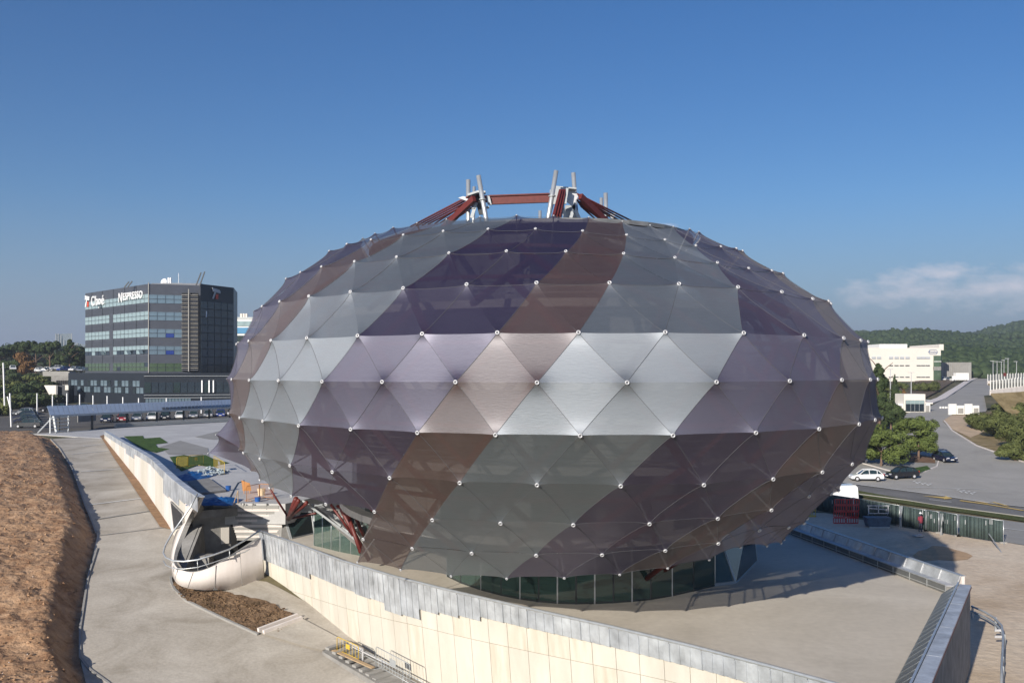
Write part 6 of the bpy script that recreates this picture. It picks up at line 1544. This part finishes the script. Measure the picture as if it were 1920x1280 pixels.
# ------------------------------------------------------------------ canopy over the car park
cn = empty('parking_canopy', tuple(at(250, 797, ZT_)), 'long low blue-grey metal canopy on dark posts in front of the parked cars', 'canopy')
F0, F1 = P(94, 780, 146), P(440, 763.5, 189)      # lower front edge (top of fascia)
K0, K1 = P(88, 762, 152), P(440, 749, 194)      # upper rear edge
ncp = 46
for i in range(ncp):
    t0_, t1_ = i / ncp, (i + 1) / ncp - .0015
    a, b, c, d_ = F0.lerp(F1, t0_), F0.lerp(F1, t1_), K0.lerp(K1, t1_), K0.lerp(K1, t0_)
    m = MB(); m.slab([a, b, c, d_], .08)
    m.build('roof_sheet', M_ROOFB, cn)
    if i > 24:
        e0, e1_ = a.lerp(d_, .02), a.lerp(d_, .30); f0, f1 = b.lerp(c, .02), b.lerp(c, .30); o_ = Vector((0, 0, .12))
        m = MB(); m.slab([e0.lerp(f0, .12) + o_, e0.lerp(f0, .9) + o_, e1_.lerp(f1, .9) + o_, e1_.lerp(f1, .12) + o_], .05); m.build('solar_panel', M_SOLAR, cn)
m = MB(); m.bar(F0, F1, .1, .3); m.build('fascia', M_GSTEEL, cn)
for i in range(8):
    t = (0.02, .17, .34, .50, .655, .815, .955, 1.0)[i]; p = F0.lerp(F1, t) + Vector((0, 1.2, 0)); m = MB(); m.bar(p, Vector((p.x, p.y, ZT_)), .28); m.build('post', M_DARK, cn)
m = MB(); m.bar(F0 + Vector((.5, 0, 0)), Vector((F0.x - 1.6, F0.y - .5, ZT_)), .18); m.bar(F0 + Vector((.5, 0, 0)), Vector((F0.x + .9, F0.y, ZT_)), .25); m.build('end_brace', M_PIPE, cn)
# picket railing under the canopy
pk = empty('car_park_railing', tuple(at(300, 798, ZT_)), 'long grey railing of thin bars between terrace and parked cars', 'railing')
a, b = at(215, 802, ZT_), at(440, 790, ZT_)
m = MB(); m.bar(a + Vector((0, 0, .7)), b + Vector((0, 0, .7)), .06); m.bar(a + Vector((0, 0, .15)), b + Vector((0, 0, .15)), .08); m.build('rails', M_GSTEEL, pk)
m = MB()
for i in range(150): q = a.lerp(b, i / 150); m.bar(q + Vector((0, 0, .1)), q + Vector((0, 0, .7)), .05)
m.build('bars', M_GSTEEL, pk)['kind'] = 'stuff'
m = MB(); m.slab([a + Vector((0, .3, 0)), b + Vector((0, .3, 0)), b + Vector((0, .3, .6)), a + Vector((0, .3, .6))], .1); m.build('low_wall', M_WALK, pk)
gt = empty('steel_gate', tuple(at(115, 806, ZT_)), 'grey steel gate of horizontal bars at the left end of the canopy', 'gate')
g0, g1_ = at(94, 812, ZT_), at(128, 809, ZT_)
for h in (.2, .7, 1.2, 1.7, 2.2): m = MB(); m.bar(g0 + Vector((0, 0, h)), g1_ + Vector((0, 0, h)), .09); m.build('bar', M_PIPE, gt)
for q in (g0, g1_): m = MB(); m.bar(q, q + Vector((0, 0, 2.3)), .14); m.build('gate_post', M_PIPE, gt)
m = MB(); q0, q1 = at(130, 800, ZT_), at(165, 797, ZT_); m.slab([q0 + Vector((0, 3, .6)), q1 + Vector((0, 3, .6)), q1 + Vector((0, 3, 2.3)), q0 + Vector((0, 3, 2.3))], .1); tag(m.build('grey_cabin', M_WALK, base=tuple(q0)), 'plain pale grey cabin wall under the canopy', 'cabin')
sheet('car_park', [(-120, 147), (-69, 144), tuple(at(300, 797, ZT_)[:2]), tuple(at(440, 786, ZT_)[:2]), (-35, 200), (-45, 212), (-120, 225)], M_LOT, .06, 8)
# cars below the canopy: noses or tails towards the viewer
row = [(192, 'dark_blue_car_paint', 'dark car'), (222, 'red_car_paint', 'red car'), (250, 'silver_car_paint', 'silver car'), (278, 'white_car_paint', 'white hatchback'), (303, 'black_car_paint', 'black car'), (331, 'white_car_paint', 'white people carrier'), (357, 'silver_car_paint', 'silver saloon'), (385, 'silver_car_paint', 'bright silver saloon'), (408, 'blue_car_paint', 'deep blue car'), (430, 'black_car_paint', 'black car hidden by the dome edge')]
nb_ = ['at the left end of the row', 'second in the row', 'between the red and the white one', 'in the middle of the row', 'between two white ones', 'sixth in the row', 'beside the last but two', 'third from the dome', 'second from the dome', '']
for i, (x, c, l_) in enumerate(row):
    d_ = 174 + (x - 200) * .092; x_ = (x - CX) / F * d_; make_car('parked_car', PAINT[c], (l_ + ' parked under the long canopy, ' + nb_[i]).rstrip(', '), (x_, d_ + 2, -8.95), R(90 + 14), 'cars parked under the canopy', detail=True, scale=(1, 1.0, 1.05))
ccs = ['silver_car_paint', 'black_car_paint', 'dark_blue_car_paint', 'grey_car_paint', 'dark_blue_car_paint', 'black_car_paint', 'grey_car_paint']
ll_ = ['silver car at the far end', 'black car second from the far end', 'dark blue car third from the far end', 'grey car in the middle', 'dark blue car third from the near end', 'black car second from the near end', 'grey car at the near end']
for i in range(7):
    d_ = 196 - i * 6.2; x_ = (46 + i * 1.2 - CX) / F * d_; make_car('parked_car', PAINT[ccs[i]], ll_[i] + ' of the slanting row by the canopy', (x_, d_, Z(x_, d_) + .08), R(8), 'cars in the slanting row', detail=False)
for i, (x, d_, c, l_) in enumerate(((110, 206, 'black_car_paint', 'black car behind the canopy, nearer to the white wall'), (150, 206, 'grey_car_paint', 'dark grey car behind the canopy, further right'), (95, 203, 'black_car_paint', 'black car behind the canopy end'))):
    x_ = (x - CX) / F * d_; make_car('parked_car', PAINT[c], l_, (x_, d_, Z(x_, d_) + .1), R(15), 'cars behind the canopy', detail=False)
# slim white posts behind the canopy
for i, (x, yt) in enumerate(((69.5, 737), (98.5, 742), (125.5, 737), (149.5, 739), (174.5, 741), (201, 742), (230.5, 744), (260, 746), (312, 746), (377.5, 744))):
    d_ = 200.0; x_ = (x - CX) / F * d_; zb = Z(x_, d_); m = MB(); m.tube([(x_, d_, zb), (x_, d_, (HY - yt) / F * d_)], .13, 6)
    tag(m.build('white_post', M_SIGN, base=(x_, d_, zb)), 'slim white post rising behind the canopy roof, ' + nth(i, 10), 'post', 'white posts behind the canopy')
for i, (x0, x1, yt, yb, d_) in enumerate(((18.5, 21, 737, 800, 150), (14, 21, 743, 770, 151), (6, 8.5, 680, 760, 150))):
    a = P(x0, yt, d_); b = P(x1, yb, d_); m = MB(); m.tube([b, a], .12, 6); tag(m.build('white_post', M_SIGN, base=tuple(b)), ['tall white post at the left end of the car park', 'leaning white post beside the tall one', 'grey pole at the left edge of the view'][i], 'post')

# left background: trees, wall, houses, cars, net
M_LB = [('tree', 40, 700, 330, 9.5, 6.5, 'umbrella', M_DPINE)]
TL = [(0, 350, 9.5, 7.5, 'umbrella', M_DPINE, 'dark spreading tree at the left edge of the view'), (42, 350, 11.5, 4.2, 'umbrella', M_DPINE, 'first round umbrella pine left of the office block'), (67, 350, 11.4, 4.6, 'umbrella', M_DPINE, 'second round umbrella pine left of the office block'), (93, 350, 11.5, 3.8, 'umbrella', M_DPINE, 'slim umbrella pine with a bare dark trunk'), (130, 340, 12.0, 5.0, 'tall', M_DPINE, 'biggest dark tree, near the side of the office block'), (152, 345, 9.6, 4.0, 'round', M_DPINE, 'dark tree half hidden behind the office block'), (48, 320, 8.2, 4.8, 'round', M_AUT, 'bronze leafy tree in front of the umbrella pines'), (110, 370, 8.5, 5, 'round', M_DPINE, 'dark tree between the slim pine and the biggest one'), (20, 320, 5.5, 5, 'round', M_DPINE, 'low dark tree below the spreading one')]
for i, (x, d_, h, r, stl, mt, lab) in enumerate(TL):
    x_ = (x - CX) / F * d_; p = Vector((x_, d_, Z(x_, d_))); tree('pine_tree' if mt is M_DPINE else 'broadleaf_tree', p, h, r, stl, mt, lab, n=5000, size=.33, seed=60 + i, var=i)
for i in range(16):                               # belt of trees far behind
    x = -40 + i * 13.5; d_ = 480 + (i * 37) % 90; x_ = (x - CX) / F * d_; tree('background_tree', (x_, d_, Z(x_, d_)), 9.5 + (i * 7) % 4, 8, 'round', M_FAR, 'dark tree in the continuous belt on the left skyline, ' + nth(i, 16), group='belt of trees on the left skyline', n=1600, size=.8, seed=80, var=0)
for i, (x, y, h, r) in enumerate(((20, 735, 3.6, 6.5), (50, 742, 3.4, 6), (75, 735, 3.2, 5.5), (30, 765, 3.0, 6), (60, 762, 3.0, 6.5), (15, 752, 4, 6), (5, 780, 3.4, 3.2), (85, 756, 2.6, 5), (35, 716, 3, 7), (70, 720, 3, 6))):
    p = ground(x, y); tree('bush', p, h, r, 'bush', M_BUSH if i % 3 == 0 else M_DPINE, ['bush in the middle of the planted slope', 'bush on the slope right below the small parked cars', 'bush touching the pale slanting wall', 'low bush behind the far end of the slanting car row', 'low bush above the slanting row of cars, right one', 'bush beside the grey pole at the view edge', 'small bush at the foot of the grey pole', 'flat bush just below the pale slanting wall', 'highest wide bush under the spreading dark tree', 'highest bush beside the bronze tree'][i], 'bush', 'bushes on the slope left of the pale wall', n=3000, size=.3, seed=100, var=i % 3)
for i in range(14):
    x = 165 + i * 8; 
def lb(px0, px1, py0, py1, d_, dep, mt, nm, par):
    a, b = P(px0, py0, d_), P(px1, py1, d_); m = MB(); m.box(((a.x + b.x) / 2, d_ + dep / 2, (a.z + b.z) / 2), (b.x - a.x, dep, a.z - b.z)); return m.build(nm, mt, par)
r0 = empty('ramp_wall', tuple(P(100, 755, 222)), 'bright cream slanting wall with a dark green end beside the office podium', 'wall')
m = MB(); q = [P(86, 722, 226), P(108, 722, 222), P(108, 756, 222), P(104, 756, 223)]; m.slab(q, -.4); m.build('pale_face', M_CREAM, r0)
lb(108.5, 128, 722, 756, 223, 3, M_CLAD2, 'dark_face', r0); lb(122, 128, 722, 731, 222.5, .4, M_CREAM, 'pale_corner', r0)
r0 = empty('grey_annex', tuple(P(110, 720, 260)), 'low dark annex with a row of small vents behind the cream wall', 'building')
lb(96, 130, 704, 722, 260, 6, M_CONCG, 'wall', r0); lb(80, 130, 696, 705, 262, 4, M_WALK, 'parapet', r0)
for i in range(6): lb(105 + i * 4, 107.5 + i * 4, 713, 720, 259.8, .2, M_BLK, 'vent', r0)
for i, (x, y) in enumerate(((88, 693), (99, 691), (106, 690), (120, 692), (140, 692), (152, 693), (24, 690), (75, 694))):
    d_ = 300.0; x_ = (x - CX) / F * d_; make_car('parked_car', PAINT[cols[(i * 2) % 7] if i % 2 else 'white_car_paint'], ['white', 'blue', 'white', 'dark', 'white', 'dark', 'white', 'light'][i] + ' distant car on the left hill, ' + ['right above the annex parapet', 'second above the annex parapet', 'third above the annex parapet', 'below the biggest dark tree', 'beside the biggest dark tree trunk', 'touching the office block edge', 'alone beside the bronze tree', 'between the bronze tree and the annex'][i], (x_, d_, max(Z(x_, d_), (HY - y - 3.5) / F * d_)), R(20 * i), 'distant cars on the left hill', detail=False)
# tall netting of a driving range
r0 = empty('tall_netting', tuple(P(115, 690, 620)), 'very tall grey netting on poles on the left skyline', 'netting')
for i, (x, yt) in enumerate(((104.5, 625), (109, 625), (114, 628), (119.5, 637), (126, 640), (134.5, 624.5), (145, 643))):
    a = P(x, yt, 620); m = MB(); m.tube([(a.x, 620, 0), tuple(a)], .28, 5); m.build('pole', M_GSTEEL, r0)
M_NETG = mat('grey_netting', (.25, .27, .28), .8, trans=.72)
for (xa, ya, xb, yb) in ((104.5, 625, 109, 626), (109, 626, 134.5, 625), (112, 631, 120, 640), (134.5, 641, 160, 646)):
    q = [P(xa, ya, 621), P(xb, yb, 621)]; m = MB(); m.slab([Vector((q[0].x, 621, 0)), Vector((q[1].x, 621, 0)), q[1], q[0]], .1); m.build('net', M_NETG, r0)
sheet('brown_hill_field', [tuple(P(x, 0, d_)[:2]) for x, d_ in ((20, 330), (165, 320), (165, 300), (20, 305))], M_DRYG, .3, 10)

# ------------------------------------------------------------------ thin air haze round the whole scene
hz_ = MB(); hz_.box((0, 2250, 85), (5600, 4700, 214)); h_ = hz_.build('haze', M_WHITE); h_.data.materials.clear(); h_['kind'] = 'stuff'
mh = bpy.data.materials.new('thin_haze'); mh.use_nodes = True; mh.node_tree.nodes.clear()
ho = mh.node_tree.nodes.new('ShaderNodeOutputMaterial'); hv = mh.node_tree.nodes.new('ShaderNodeVolumePrincipled')
hv.inputs['Color'].default_value = (0.78, 0.86, 1.0, 1); hv.inputs['Density'].default_value = 0.00024; hv.inputs['Anisotropy'].default_value = 0.2
mh.node_tree.links.new(hv.outputs[0], ho.inputs['Volume']); h_.data.materials.append(mh)
